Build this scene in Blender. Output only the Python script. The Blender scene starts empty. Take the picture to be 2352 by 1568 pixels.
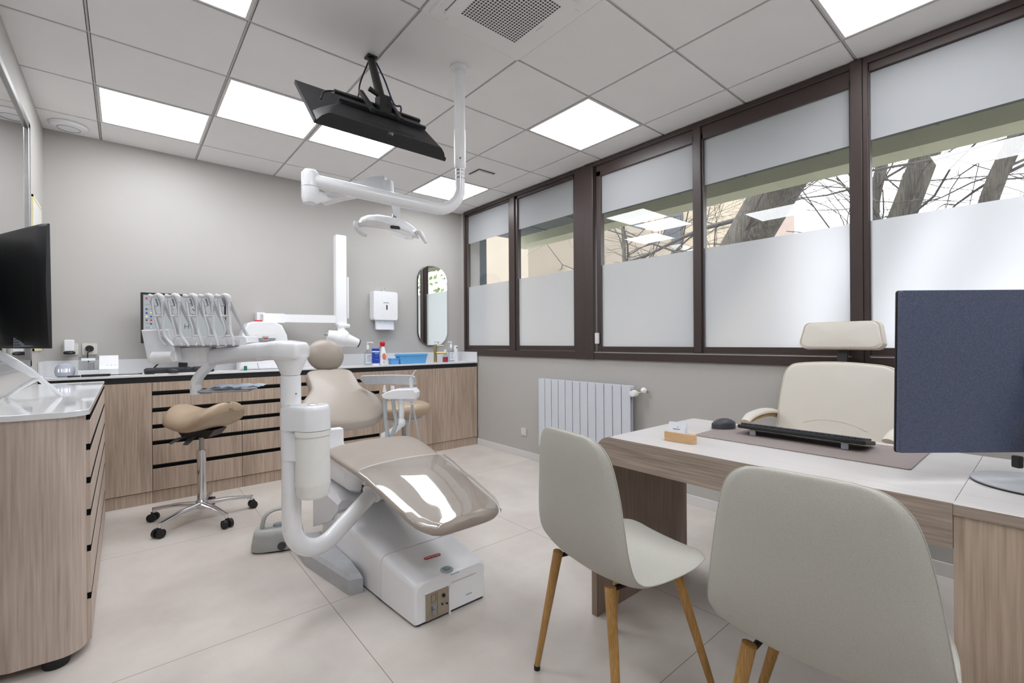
import bpy, bmesh, math, random
from mathutils import Vector, Matrix
random.seed(7)
S = bpy.context.scene
COL = S.collection
R = math.radians
V = Vector
# ------------------------------------------------------------------ camera, world, exposure
F_PX, YAW, ROLL, CAMH = 1055.98, 0.7003, -0.0066, 1.19
fw = V((math.sin(YAW), math.cos(YAW), 0))
r0 = V((math.cos(YAW), -math.sin(YAW), 0)); u0 = V((0, 0, 1))
rr = r0*math.cos(ROLL)+u0*math.sin(ROLL); uu = -r0*math.sin(ROLL)+u0*math.cos(ROLL)
cam_d = bpy.data.cameras.new('camera'); cam = bpy.data.objects.new('camera', cam_d); COL.objects.link(cam)
M = Matrix((rr, uu, -fw)).transposed().to_4x4(); M.translation = V((0, 0, CAMH)); cam.matrix_world = M
cam_d.sensor_width = 36; cam_d.lens = F_PX/2352*36; cam_d.clip_start = .02; cam_d.clip_end = 300
S.camera = cam
W = bpy.data.worlds.new('overcast_sky'); S.world = W; W.use_nodes = True
bg = W.node_tree.nodes['Background']; bg.inputs[0].default_value = (.93, .96, 1, 1); bg.inputs[1].default_value = 4.4
S.view_settings.view_transform = 'Standard'; S.view_settings.look = 'None'
S.view_settings.exposure = 0.08; S.view_settings.gamma = 1; S.view_settings.use_curve_mapping = False
LIGHT_E = 12.0
try: S.cycles.max_bounces = 10; S.cycles.transparent_max_bounces = 16; S.cycles.sample_clamp_indirect = 6
except Exception: pass

def at(px, py, d):
    """a point seen at picture position (px, py), d metres in front of the lens"""
    return V((0, 0, CAMH))+d*(fw+rr*(px-1176)/F_PX-uu*(py-784)/F_PX)
def on(px, py, axis, val):
    d = fw+rr*(px-1176)/F_PX-uu*(py-784)/F_PX; o = V((0, 0, CAMH))
    return o+d*((val-o[axis])/d[axis])

# ------------------------------------------------------------------ materials
def srgb(c):
    return tuple(((x/255)/12.92 if x/255 <= .04045 else ((x/255+.055)/1.055)**2.4) for x in c)+(1,)
def newmat(n):
    m = bpy.data.materials.new(n); m.use_nodes = True
    nt = m.node_tree; return m, nt, nt.nodes['Principled BSDF'], nt.nodes, nt.links
def pm(n, c, rough=.5, metal=0, noise=.04, scale=30, bump=0, bscale=200, spec=.5, coat=0, coatr=.05):
    m, nt, b, N, L = newmat(n)
    c = srgb(c)
    b.inputs['Roughness'].default_value = rough; b.inputs['Metallic'].default_value = metal
    b.inputs['Specular IOR Level'].default_value = spec
    b.inputs['Coat Weight'].default_value = coat; b.inputs['Coat Roughness'].default_value = coatr
    tc = N.new('ShaderNodeTexCoord'); nz = N.new('ShaderNodeTexNoise'); nz.inputs['Scale'].default_value = scale
    L.new(tc.outputs['Object'], nz.inputs['Vector'])
    rp = N.new('ShaderNodeValToRGB'); L.new(nz.outputs['Fac'], rp.inputs[0])
    rp.color_ramp.elements[0].position = .3; rp.color_ramp.elements[1].position = .7
    rp.color_ramp.elements[0].color = tuple(x*(1-noise) for x in c[:3])+(1,)
    rp.color_ramp.elements[1].color = tuple(min(1, x*(1+noise)) for x in c[:3])+(1,)
    L.new(rp.outputs[0], b.inputs['Base Color'])
    if bump:
        n2 = N.new('ShaderNodeTexNoise'); n2.inputs['Scale'].default_value = bscale; n2.inputs['Detail'].default_value = 4
        L.new(tc.outputs['Object'], n2.inputs['Vector'])
        bp = N.new('ShaderNodeBump'); bp.inputs['Strength'].default_value = bump; bp.inputs['Distance'].default_value = .002
        L.new(n2.outputs['Fac'], bp.inputs['Height']); L.new(bp.outputs[0], b.inputs['Normal'])
    return m
def wood(n, dark, light, axis, rough=.5, scale=1.0, spec=.35):
    m, nt, b, N, L = newmat(n)
    b.inputs['Roughness'].default_value = rough; b.inputs['Specular IOR Level'].default_value = spec
    tc = N.new('ShaderNodeTexCoord'); mp = N.new('ShaderNodeMapping')
    s = [6*scale, 6*scale, 6*scale]; s[axis] = .7*scale
    mp.inputs['Scale'].default_value = s; L.new(tc.outputs['Object'], mp.inputs['Vector'])
    n1 = N.new('ShaderNodeTexNoise'); n1.inputs['Scale'].default_value = 1.0; n1.inputs['Detail'].default_value = 2; n1.inputs['Distortion'].default_value = .4
    L.new(mp.outputs[0], n1.inputs['Vector'])
    mul = N.new('ShaderNodeMath'); mul.operation = 'MULTIPLY'; mul.inputs[1].default_value = 15
    L.new(n1.outputs['Fac'], mul.inputs[0])
    sn = N.new('ShaderNodeMath'); sn.operation = 'SINE'; L.new(mul.outputs[0], sn.inputs[0])
    mp2 = N.new('ShaderNodeMapping'); s2 = [120*scale, 120*scale, 120*scale]; s2[axis] = 4*scale; mp2.inputs['Scale'].default_value = s2
    L.new(tc.outputs['Object'], mp2.inputs['Vector'])
    n2 = N.new('ShaderNodeTexNoise'); n2.inputs['Scale'].default_value = 1; n2.inputs['Detail'].default_value = 5
    L.new(mp2.outputs[0], n2.inputs['Vector'])
    a = N.new('ShaderNodeMath'); a.operation = 'MULTIPLY_ADD'; a.inputs[1].default_value = .085; a.inputs[2].default_value = 0
    L.new(sn.outputs[0], a.inputs[0])
    ad = N.new('ShaderNodeMath'); ad.operation = 'ADD'; L.new(a.outputs[0], ad.inputs[0]); L.new(n2.outputs['Fac'], ad.inputs[1])
    rp = N.new('ShaderNodeValToRGB'); L.new(ad.outputs[0], rp.inputs[0])
    rp.color_ramp.elements[0].position = .2; rp.color_ramp.elements[1].position = .8
    rp.color_ramp.elements[0].color = srgb(dark); rp.color_ramp.elements[1].color = srgb(light)
    L.new(rp.outputs[0], b.inputs['Base Color'])
    bp = N.new('ShaderNodeBump'); bp.inputs['Strength'].default_value = .15; bp.inputs['Distance'].default_value = .001
    L.new(n2.outputs['Fac'], bp.inputs['Height']); L.new(bp.outputs[0], b.inputs['Normal'])
    return m
def emis(n, c, e):
    m, nt, b, N, L = newmat(n)
    b.inputs['Base Color'].default_value = (.03, .03, .03, 1); b.inputs['Emission Color'].default_value = srgb(c); b.inputs['Emission Strength'].default_value = e
    return m
MT = {}
MT['wall'] = pm('wall_paint', (183, 180, 176), .75, noise=.012, scale=3, bump=.12, bscale=600)
MT['ceil'] = pm('ceiling_tile', (238, 237, 236), .85, noise=.012, scale=4, bump=.1, bscale=900)
MT['grid'] = pm('ceiling_grid', (196, 195, 194), .6)
MT['void'] = pm('ceiling_void', (70, 68, 66), .9)
MT['white'] = pm('white_paint', (216, 214, 213), .5, noise=.006, scale=3)
MT['gwhite'] = pm('glossy_white_plastic', (240, 241, 244), .22, noise=.01, coat=.3)
MT['swhite'] = pm('satin_white_plastic', (234, 234, 236), .38, noise=.015)
MT['canister'] = pm('milky_canister', (238, 238, 234), .35, noise=.01)
MT['gwhite2'] = pm('offwhite_plastic', (222, 222, 225), .3, noise=.01)  # slightly greyer white than the glossy plastic
MT['lgrey'] = pm('light_grey_plastic', (178, 180, 184), .4)
MT['mgrey'] = pm('mid_grey_plastic', (146, 148, 154), .4)
MT['pgrey'] = pm('pedal_grey_plastic', (168, 170, 166), .45)
MT['hose'] = pm('grey_silicone_hose', (172, 176, 178), .45)
MT['black'] = pm('black_plastic', (26, 26, 28), .42, noise=.1)
MT['mblack'] = pm('matt_black_rail', (20, 20, 21), .95, spec=.05)
MT['tvblack'] = pm('television_casing', (30, 30, 33), .5, noise=.12, scale=12)
MT['dgrey'] = pm('dark_grey_plastic', (58, 60, 66), .45, noise=.08)
MT['slate'] = pm('slate_blue_casing', (74, 81, 103), .5, noise=.28, scale=260, bump=.25, bscale=700)
MT['chrome'] = pm('polished_chrome', (215, 215, 218), .12, metal=1, noise=.01)
MT['steel'] = pm('brushed_steel', (165, 165, 165), .3, metal=1, noise=.03)
MT['brass'] = pm('brushed_brass', (190, 172, 122), .32, metal=1, noise=.05)
MT['frame'] = pm('dark_brown_aluminium', (62, 50, 47), .38, noise=.04, spec=.5)
MT['rail'] = pm('rail_light_metal', (190, 188, 186), .35, metal=.6)
MT['beige'] = pm('taupe_leatherette', (158, 147, 137), .36, noise=.02, scale=8, bump=.06, bscale=500, spec=.45)
MT['stoolb'] = pm('tan_leatherette', (172, 151, 127), .33, noise=.03, scale=10, bump=.06, bscale=400, spec=.5)
MT['cream'] = pm('cream_leather', (216, 210, 200), .45, noise=.015, scale=10, bump=.15, bscale=260)
MT['creamp'] = pm('cream_piping', (212, 202, 184), .5)
MT['fabric'] = pm('pale_grey_woven_fabric', (188, 186, 178), .9, noise=.07, scale=420, bump=.5, bscale=900, spec=.15)
MT['piping'] = pm('fabric_piping', (176, 174, 167), .9)
MT['wv'] = wood('taupe_oak_upright', (168, 149, 137), (212, 197, 185), 2)
MT['wvb'] = wood('taupe_oak_counter', (146, 127, 111), (196, 177, 160), 2)
MT['wvd'] = wood('taupe_oak_desk_panel', (112, 94, 82), (160, 142, 128), 2)
MT['wy'] = wood('taupe_oak_lengthwise', (122, 107, 96), (180, 164, 152), 1)
MT['wx'] = wood('taupe_oak_crosswise', (134, 115, 100), (186, 167, 150), 0)
MT['dtop'] = wood('pale_oak_desktop', (200, 196, 194), (216, 212, 210), 1, rough=.3, spec=.5)
MT['legw'] = wood('golden_wood_leg', (142, 104, 54), (192, 150, 92), 2, rough=.4, scale=2)
MT['cardw'] = wood('light_beech', (196, 156, 112), (222, 186, 144), 1, scale=2)
MT['mat'] = pm('taupe_desk_pad', (150, 138, 134), .5, noise=.03, scale=60, bump=.1, bscale=500)
MT['stone'] = pm('white_quartz', (228, 228, 230), .05, noise=.008, spec=.6)
MT['stone2'] = pm('white_counter', (224, 224, 226), .25, noise=.008)
MT['rad'] = pm('radiator_enamel', (212, 216, 224), .35, noise=.01)
MT['plate'] = pm('ivory_switch_plate', (214, 210, 200), .4)
MT['red'] = pm('red_plastic', (196, 28, 38), .35)
MT['logo'] = pm('red_badge', (184, 52, 56), .35)
MT['teal'] = pm('teal_button', (120, 156, 160), .3)
MT['bluep'] = pm('blue_label_plastic', (38, 68, 170), .4)
MT['sky'] = pm('sky_blue_plastic', (98, 170, 226), .4)
MT['green'] = pm('green_cap', (10, 110, 70), .4)
MT['orange'] = pm('orange_label', (222, 120, 90), .5, noise=.2, scale=80)
MT['panel'] = pm('beige_connector_plate', (168, 158, 140), .35, metal=.4)
MT['yellow'] = pm('pale_yellow_edge', (226, 218, 170), .5)
MT['paper'] = pm('white_paper', (232, 236, 244), .8)
MT['bluepaper'] = pm('pale_blue_paper', (218, 228, 240), .8)
MT['rubber'] = pm('black_rubber', (22, 22, 24), .6)
MT['ink'] = pm('dark_ink', (70, 72, 80), .6)
MT['navy'] = pm('navy_cable', (36, 44, 84), .5)
MT['sticker'] = pm('grey_sticker', (150, 156, 164), .5)
MT['cloth'] = pm('speaker_mesh', (178, 182, 194), .8, noise=.1, scale=300)
MT['light'] = emis('light_diffuser', (248, 251, 255), LIGHT_E)
MT['digits'] = emis('clock_digits', (255, 255, 255), 2.5)
MT['screen'] = emis('monitor_screen', (188, 196, 200), .62)
MT['redled'] = emis('red_led', (190, 60, 50), .7)

def floor_mat():
    m, nt, b, N, L = newmat('floor_porcelain')
    geo = N.new('ShaderNodeNewGeometry'); sp = N.new('ShaderNodeSeparateXYZ'); L.new(geo.outputs['Position'], sp.inputs[0])
    def joint(out, off, per):
        a = N.new('ShaderNodeMath'); a.operation = 'SUBTRACT'; a.inputs[1].default_value = off-per/2; L.new(sp.outputs[out], a.inputs[0])
        c = N.new('ShaderNodeMath'); c.operation = 'DIVIDE'; c.inputs[1].default_value = per; L.new(a.outputs[0], c.inputs[0])
        f = N.new('ShaderNodeMath'); f.operation = 'FRACT'; L.new(c.outputs[0], f.inputs[0])
        s = N.new('ShaderNodeMath'); s.operation = 'SUBTRACT'; s.inputs[1].default_value = .5; L.new(f.outputs[0], s.inputs[0])
        ab = N.new('ShaderNodeMath'); ab.operation = 'ABSOLUTE'; L.new(s.outputs[0], ab.inputs[0])
        lt = N.new('ShaderNodeMath'); lt.operation = 'LESS_THAN'; lt.inputs[1].default_value = .0016/per; L.new(ab.outputs[0], lt.inputs[0])
        return lt
    mx = N.new('ShaderNodeMath'); mx.operation = 'MAXIMUM'
    L.new(joint(0, .712, 1.235).outputs[0], mx.inputs[0]); L.new(joint(1, 2.145, 1.25).outputs[0], mx.inputs[1])
    n1 = N.new('ShaderNodeTexNoise'); n1.inputs['Scale'].default_value = 2.2; n1.inputs['Detail'].default_value = 7; n1.inputs['Roughness'].default_value = .6
    L.new(geo.outputs['Position'], n1.inputs['Vector'])
    rp = N.new('ShaderNodeValToRGB'); L.new(n1.outputs['Fac'], rp.inputs[0])
    rp.color_ramp.elements[0].position = .3; rp.color_ramp.elements[1].position = .72
    rp.color_ramp.elements[0].color = srgb((194, 185, 178)); rp.color_ramp.elements[1].color = srgb((216, 209, 203))
    mix = N.new('ShaderNodeMixRGB'); L.new(mx.outputs[0], mix.inputs[0]); L.new(rp.outputs[0], mix.inputs[1]); mix.inputs[2].default_value = srgb((142, 132, 124))
    L.new(mix.outputs[0], b.inputs['Base Color'])
    b.inputs['Roughness'].default_value = .38; b.inputs['Specular IOR Level'].default_value = .4
    return m
MT['floor'] = floor_mat()
def glass_mat():
    m, nt, b, N, L = newmat('clear_glass'); N.remove(b)
    tr = N.new('ShaderNodeBsdfTransparent'); tr.inputs[0].default_value = (.975, .98, .98, 1)
    gl = N.new('ShaderNodeBsdfGlossy'); gl.inputs['Roughness'].default_value = .0
    fr = N.new('ShaderNodeFresnel'); fr.inputs[0].default_value = 1.55
    ge = N.new('ShaderNodeNewGeometry'); iv = N.new('ShaderNodeMath'); iv.operation = 'SUBTRACT'; iv.inputs[0].default_value = 1; L.new(ge.outputs['Backfacing'], iv.inputs[1])
    ml = N.new('ShaderNodeMath'); ml.operation = 'MULTIPLY'; L.new(fr.outputs[0], ml.inputs[0]); L.new(iv.outputs[0], ml.inputs[1])
    m3 = N.new('ShaderNodeMath'); m3.operation = 'MULTIPLY'; m3.inputs[1].default_value = 1.7; m3.use_clamp = True; L.new(ml.outputs[0], m3.inputs[0])
    mx = N.new('ShaderNodeMixShader'); L.new(m3.outputs[0], mx.inputs[0]); L.new(tr.outputs[0], mx.inputs[1]); L.new(gl.outputs[0], mx.inputs[2])
    L.new(mx.outputs[0], N['Material Output'].inputs[0]); return m
MT['glass'] = glass_mat()
def frost_mat():
    m, nt, b, N, L = newmat('frosted_film'); N.remove(b)
    tl = N.new('ShaderNodeBsdfTranslucent'); tl.inputs[0].default_value = (.88, .885, .9, 1)
    df = N.new('ShaderNodeBsdfDiffuse'); df.inputs[0].default_value = (.63, .635, .65, 1)
    rf = N.new('ShaderNodeBsdfRefraction'); rf.inputs['IOR'].default_value = 1.15; rf.inputs['Roughness'].default_value = .5; rf.inputs[0].default_value = (.92, .925, .94, 1)
    m1 = N.new('ShaderNodeMixShader'); m1.inputs[0].default_value = .6; L.new(tl.outputs[0], m1.inputs[1]); L.new(rf.outputs[0], m1.inputs[2])
    m2 = N.new('ShaderNodeMixShader'); m2.inputs[0].default_value = .3; L.new(m1.outputs[0], m2.inputs[1]); L.new(df.outputs[0], m2.inputs[2])
    tc = N.new('ShaderNodeTexCoord'); nz = N.new('ShaderNodeTexNoise'); nz.inputs['Scale'].default_value = 500
    L.new(tc.outputs['Object'], nz.inputs['Vector'])
    L.new(m2.outputs[0], N['Material Output'].inputs[0]); return m
MT['frost'] = frost_mat()
def mirror_mat(n, c, rough=0.0, diff=.0):
    m, nt, b, N, L = newmat(n)
    b.inputs['Base Color'].default_value = c+(1,); b.inputs['Metallic'].default_value = 1-diff; b.inputs['Roughness'].default_value = rough
    return m
MT['mirror'] = mirror_mat('mirror_silver', (.86, .9, .89))
MT['pmirror'] = mirror_mat('tinted_partition_glass', (.66, .66, .66), diff=.0)
def clear_plastic(n, tint=(.93, .94, .94, 1), g=1.5, rough=.04):
    m, nt, b, N, L = newmat(n); N.remove(b)
    tr = N.new('ShaderNodeBsdfTransparent'); tr.inputs[0].default_value = tint
    gl = N.new('ShaderNodeBsdfGlossy'); gl.inputs['Roughness'].default_value = rough
    tc = N.new('ShaderNodeTexCoord'); nz = N.new('ShaderNodeTexNoise'); nz.inputs['Scale'].default_value = 7; nz.inputs['Detail'].default_value = 1
    L.new(tc.outputs['Object'], nz.inputs['Vector'])
    bp = N.new('ShaderNodeBump'); bp.inputs['Strength'].default_value = .12; bp.inputs['Distance'].default_value = .004; L.new(nz.outputs['Fac'], bp.inputs['Height']); L.new(bp.outputs[0], gl.inputs['Normal'])
    fr = N.new('ShaderNodeFresnel'); fr.inputs[0].default_value = g
    ge = N.new('ShaderNodeNewGeometry'); iv = N.new('ShaderNodeMath'); iv.operation = 'SUBTRACT'; iv.inputs[0].default_value = 1; L.new(ge.outputs['Backfacing'], iv.inputs[1])
    a0 = N.new('ShaderNodeMath'); a0.inputs[1].default_value = .05; L.new(fr.outputs[0], a0.inputs[0])
    ad = N.new('ShaderNodeMath'); ad.operation = 'MULTIPLY'; L.new(a0.outputs[0], ad.inputs[0]); L.new(iv.outputs[0], ad.inputs[1])
    mx = N.new('ShaderNodeMixShader'); L.new(ad.outputs[0], mx.inputs[0]); L.new(tr.outputs[0], mx.inputs[1]); L.new(gl.outputs[0], mx.inputs[2])
    L.new(mx.outputs[0], N['Material Output'].inputs[0]); return m
MT['clear'] = clear_plastic('clear_protective_plastic', (.985, .985, .985, 1), 1.45)
MT['bottle'] = clear_plastic('clear_bottle_plastic', (.86, .88, .9, 1))
MT['redliq'] = pm('red_liquid', (190, 20, 50), .15)
MT['smoke'] = clear_plastic('smoked_lid', (.86, .86, .86, 1))

# ------------------------------------------------------------------ mesh helpers
def nb(): return bmesh.new()
def xf(bm, vs, mat):
    if mat is not None: bmesh.ops.transform(bm, matrix=mat, verts=vs)
def box(bm, x0, x1, y0, y1, z0, z1, r=0, seg=2, mat=None):
    t = bmesh.new(); bmesh.ops.create_cube(t, size=1)
    for v in t.verts: v.co = V(((x0+x1)/2+v.co.x*(x1-x0), (y0+y1)/2+v.co.y*(y1-y0), (z0+z1)/2+v.co.z*(z1-z0)))
    if r: bmesh.ops.bevel(t, geom=t.edges[:], offset=r, segments=seg, affect='EDGES', profile=.5)
    join(bm, t, mat)
def join(bm, t, mat=None):
    if mat is not None: t.transform(mat)
    me = bpy.data.meshes.new('tmp'); t.to_mesh(me); bm.from_mesh(me); bpy.data.meshes.remove(me); t.free()
def ring_faces(bm, rings, close=True, cap=True):
    n = len(rings[0])
    for a, b in zip(rings[:-1], rings[1:]):
        for i in range(n if close else n-1):
            j = (i+1) % n
            try: bm.faces.new((a[i], a[j], b[j], b[i]))
            except ValueError: pass
    if cap:
        for rg, rev in ((rings[0], True), (rings[-1], False)):
            try: bm.faces.new(list(reversed(rg)) if rev else rg)
            except ValueError: pass
def loft(bm, rings, cap=True, mat=None):
    t = bmesh.new(); rs = [[t.verts.new(p) for p in rg] for rg in rings]
    ring_faces(t, rs, True, cap); bmesh.ops.remove_doubles(t, verts=t.verts[:], dist=2e-5); bmesh.ops.recalc_face_normals(t, faces=t.faces[:]); join(bm, t, mat)
def smooth_path(pts, n=6):
    pts = [V(p) for p in pts]
    if len(pts) < 3: return pts
    P = [2*pts[0]-pts[1]]+pts+[2*pts[-1]-pts[-2]]; out = []
    for i in range(1, len(P)-2):
        for k in range(n):
            t = k/n; a, b, c, d = P[i-1:i+3]
            out.append(.5*((2*b)+(-a+c)*t+(2*a-5*b+4*c-d)*t*t+(-a+3*b-3*c+d)*t**3))
    out.append(pts[-1]); return out
def tube(bm, pts, r, n=12, sm=0, mat=None, flat=None):
    """round bar through pts; r a number or one per point; flat=(a,b) makes an elliptical section"""
    pts = [V(p) for p in pts]; rs = r if isinstance(r, (list, tuple)) else [r]*len(pts)
    if sm and len(pts) > 2:
        q = smooth_path(pts, sm); rs = [rs[min(int(i/sm), len(rs)-1)]*(1-(i % sm)/sm)+rs[min(int(i/sm)+1, len(rs)-1)]*((i % sm)/sm) for i in range(len(q))]; pts = q
    rings = []; up = None
    for i, p in enumerate(pts):
        d = (pts[min(i+1, len(pts)-1)]-pts[max(i-1, 0)]).normalized()
        if up is None:
            up = V((0, 0, 1)) if abs(d.z) < .9 else V((1, 0, 0))
        a = d.cross(up).normalized(); up = a.cross(d).normalized()
        fa, fb = flat if flat else (1, 1)
        rings.append([p+a*math.cos(2*math.pi*k/n)*rs[i]*fa+up*math.sin(2*math.pi*k/n)*rs[i]*fb for k in range(n)])
    loft(bm, rings, True, mat)
def cyl(bm, p0, p1, r, r2=None, n=20): tube(bm, [p0, p1], [r, r if r2 is None else r2], n)
def lathe(bm, prof, c=(0, 0, 0), n=28, mat=None, sx=1, sy=1):
    c = V(c); rings = [[c+V((max(r, 1e-5)*math.cos(2*math.pi*k/n)*sx, max(r, 1e-5)*math.sin(2*math.pi*k/n)*sy, z)) for k in range(n)] for r, z in prof]
    loft(bm, rings, True, mat)
def ball(bm, c, rx, ry=None, rz=None, n=24, mat=None):
    t = bmesh.new(); bmesh.ops.create_uvsphere(t, u_segments=n, v_segments=n//2, radius=1)
    ry = ry or rx; rz = rz or rx
    for v in t.verts: v.co = V((v.co.x*rx, v.co.y*ry, v.co.z*rz))
    if mat is not None: t.transform(mat)
    t.transform(Matrix.Translation(V(c))); join(bm, t)
def rrect(w, h, r, n=6):
    out = []
    for cx, cy, a0 in ((w/2-r, h/2-r, 0), (-w/2+r, h/2-r, 90), (-w/2+r, -h/2+r, 180), (w/2-r, -h/2+r, 270)):
        for k in range(n+1):
            a = R(a0+90*k/n); out.append((cx+r*math.cos(a), cy+r*math.sin(a)))
    return out
def slab(bm, outl, o, ux, uy, thick, bev=.003, steps=3, puff=0):
    """outline in the plane (o, ux, uy) extruded along its normal by +-thick/2, rounded at the rim, optional puffed faces"""
    o, ux, uy = V(o), V(ux).normalized(), V(uy).normalized(); nrm = ux.cross(uy)
    cx = sum(p[0] for p in outl)/len(outl); cy = sum(p[1] for p in outl)/len(outl)
    mr = max(math.hypot(p[0]-cx, p[1]-cy) for p in outl)
    rings = []
    def ring(inset, h):
        k = 1-inset/mr
        return [o+ux*(cx+(p[0]-cx)*k)+uy*(cy+(p[1]-cy)*k)+nrm*h for p in outl]
    H = thick/2
    prof = []
    for s in range(steps+1):
        a = math.pi/2*s/steps; prof.append((bev*(1-math.sin(a)), H-bev+bev*math.cos(a)))
    prof = [(i, h) for i, h in prof]
    top = [(i, h) for i, h in prof]
    seq = []
    if puff:
        for q in (.97, .8, .6, .35, .12): seq.append((mr*q, H+puff*(1-(1-q)**2)))
    seq += top
    rings = [ring(i, h) for i, h in seq]+[ring(i, -h) for i, h in reversed(seq)]
    loft(bm, rings, True)
WM = {}
def wn(o):
    if len(o.data.polygons) < 6: return
    m = o.modifiers.new('weighted_normals', 'WEIGHTED_NORMAL'); m.keep_sharp = True; m.weight = 90
def finish(bm, name, mat, sharp=32, flat=False):
    for f in bm.faces: f.smooth = not flat
    for e in bm.edges:
        if len(e.link_faces) != 2 or e.calc_face_angle(0) > R(sharp): e.smooth = False
    me = bpy.data.meshes.new(name); bm.to_mesh(me); bm.free()
    ms = mat if isinstance(mat, (list, tuple)) else [mat]
    for m in ms: me.materials.append(MT[m] if isinstance(m, str) else m)
    return me
def thing(name, label, cat, loc=(0, 0, 0), rz=0, group=None):
    o = bpy.data.objects.new(name, None); o.empty_display_size = .05; COL.objects.link(o)
    o.location = loc; o.rotation_euler = (0, 0, rz); o['label'] = label; o['category'] = cat
    if group: o['group'] = group
    WM[o.name] = Matrix.Translation(V(loc)) @ Matrix.Rotation(rz, 4, 'Z'); return o
def part(name, bm, mat, parent, local=False, label=None, sharp=32, flat=False):
    if not local: bm.transform(WM[parent.name].inverted())
    o = bpy.data.objects.new(name, finish(bm, name, mat, sharp, flat)); COL.objects.link(o); o.parent = parent
    WM[o.name] = WM[parent.name]
    if not flat: wn(o)
    if label: o['label'] = label
    return o
def solo(name, bm, mat, label, cat, group=None, sharp=32):
    xs = [v.co for v in bm.verts]; c = V(((min(p.x for p in xs)+max(p.x for p in xs))/2, (min(p.y for p in xs)+max(p.y for p in xs))/2, min(p.z for p in xs)))
    bm.transform(Matrix.Translation(-c)); o = bpy.data.objects.new(name, finish(bm, name, mat, sharp)); COL.objects.link(o); o.location = c; wn(o)
    o['label'] = label; o['category'] = cat
    if group: o['group'] = group
    WM[o.name] = Matrix.Translation(c); return o
def struct(name, bm, mat, parent=None, sharp=32):
    o = bpy.data.objects.new(name, finish(bm, name, mat, sharp)); COL.objects.link(o); wn(o)
    WM[o.name] = Matrix.Identity(4)
    if parent: o.parent = parent
    else: o['kind'] = 'structure'
    return o
def copy_tree(o, parent=None):
    c = o.copy(); COL.objects.link(c); c.parent = parent
    for ch in [x for x in o.children]: copy_tree(ch, c)
    return c
def text(name, body, size, o, ux, uy, mat, parent, ext=.0006, align='CENTER', bold=0):
    cu = bpy.data.curves.new(name, 'FONT'); cu.body = body; cu.size = size; cu.extrude = ext; cu.align_x = align; cu.align_y = 'CENTER'; cu.offset = bold
    q = bpy.data.objects.new('tmp_text', cu); COL.objects.link(q)
    me = bpy.data.meshes.new_from_object(q.evaluated_get(bpy.context.evaluated_depsgraph_get())); bpy.data.objects.remove(q); bpy.data.curves.remove(cu)
    me.materials.clear(); me.materials.append(MT[mat]); t = bpy.data.objects.new(name, me); COL.objects.link(t); t.parent = parent
    ux, uy = V(ux).normalized(), V(uy).normalized(); m = Matrix((ux, uy, ux.cross(uy))).transposed().to_4x4(); m.translation = V(o)
    t.matrix_local = WM[parent.name].inverted() @ m; WM[t.name] = WM[parent.name]; return t

# ================================================================== THE ROOM
WX, WY, WL, WR, CZ = 3.144, 4.69, -.44, -1.7, 2.747
bm = nb(); box(bm, WL-.3, WX+.25, WR-.2, WY+.2, -.1, 0); struct('floor', bm, 'floor')
# ceiling: lay-in tiles, with recessed T bars
GX0, GY0, G = -.13, 4.319, .6
lights = {(0, 0), (1, 1), (2, 1), (4, 0), (4, 3), (0, 3), (4, 6), (1, 6), (0, 8), (2, 8), (4, 8)}
bm = nb()
for i in range(-1, 6):
    for j in range(-1, 11):
        xa, xb = GX0+G*i, GX0+G*(i+1); yb, ya = GY0-G*j, GY0-G*(j+1)
        if (i, j) in lights or (i, j) == (2, 4): continue
        g = .0075
        x0 = max(xa+g, WL-.01); x1 = min(xb-g, WX+.01); y0 = max(ya+g, WR); y1 = min(yb-g, WY+.01)
        if x1-x0 < .02 or y1-y0 < .02: continue
        box(bm, x0, x1, y0, y1, CZ, CZ+.012, r=.002, seg=1)
ceil = struct('ceiling', bm, 'ceil')
bm = nb()
for i in range(0, 7):
    x = GX0+G*i
    if x < WX: box(bm, x-.0045, x+.0045, WR, WY, CZ+.006, CZ+.012)
for j in range(0, 11):
    y = GY0-G*j; box(bm, WL, WX, y-.0045, y+.0045, CZ+.0062, CZ+.012)
struct('ceiling_grid', bm, 'grid', ceil)
bm = nb(); box(bm, WL-.3, WX+.25, WR-.2, WY+.2, CZ+.013, CZ+.1); struct('ceiling_void', bm, 'void', ceil)
# walls
bm = nb(); box(bm, WL-.3, WX+.25, WY, WY+.2, 0, CZ+.012); struct('wall_back', bm, 'wall')
bm = nb(); box(bm, WL-.3, WX+.25, WR-.2, WR, 0, CZ+.012); struct('wall_front', bm, 'wall')
bm = nb(); box(bm, WL-.2, WL, WR, WY, 0, CZ+.012); struct('wall_left', bm, 'wall')
bm = nb()
box(bm, WX, WX+.22, WR, WY, 0, 1.03); box(bm, WX, WX+.22, 4.6, WY, 1.03, CZ+.012); box(bm, WX, WX+.22, WR, -1.3, 1.03, CZ+.012)
box(bm, WX+.04, WX+.22, -1.3, 4.6, 2.735, CZ+.012)
struct('wall_right', bm, 'wall')
bm = nb(); box(bm, WX-.012, WX, WR, 4.36, 0, .068, r=.003); struct('baseboard_right', bm, 'white')
bm = nb(); box(bm, WL, WX, WR, WR+.012, 0, .068, r=.003); struct('baseboard_front', bm, 'white')

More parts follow.
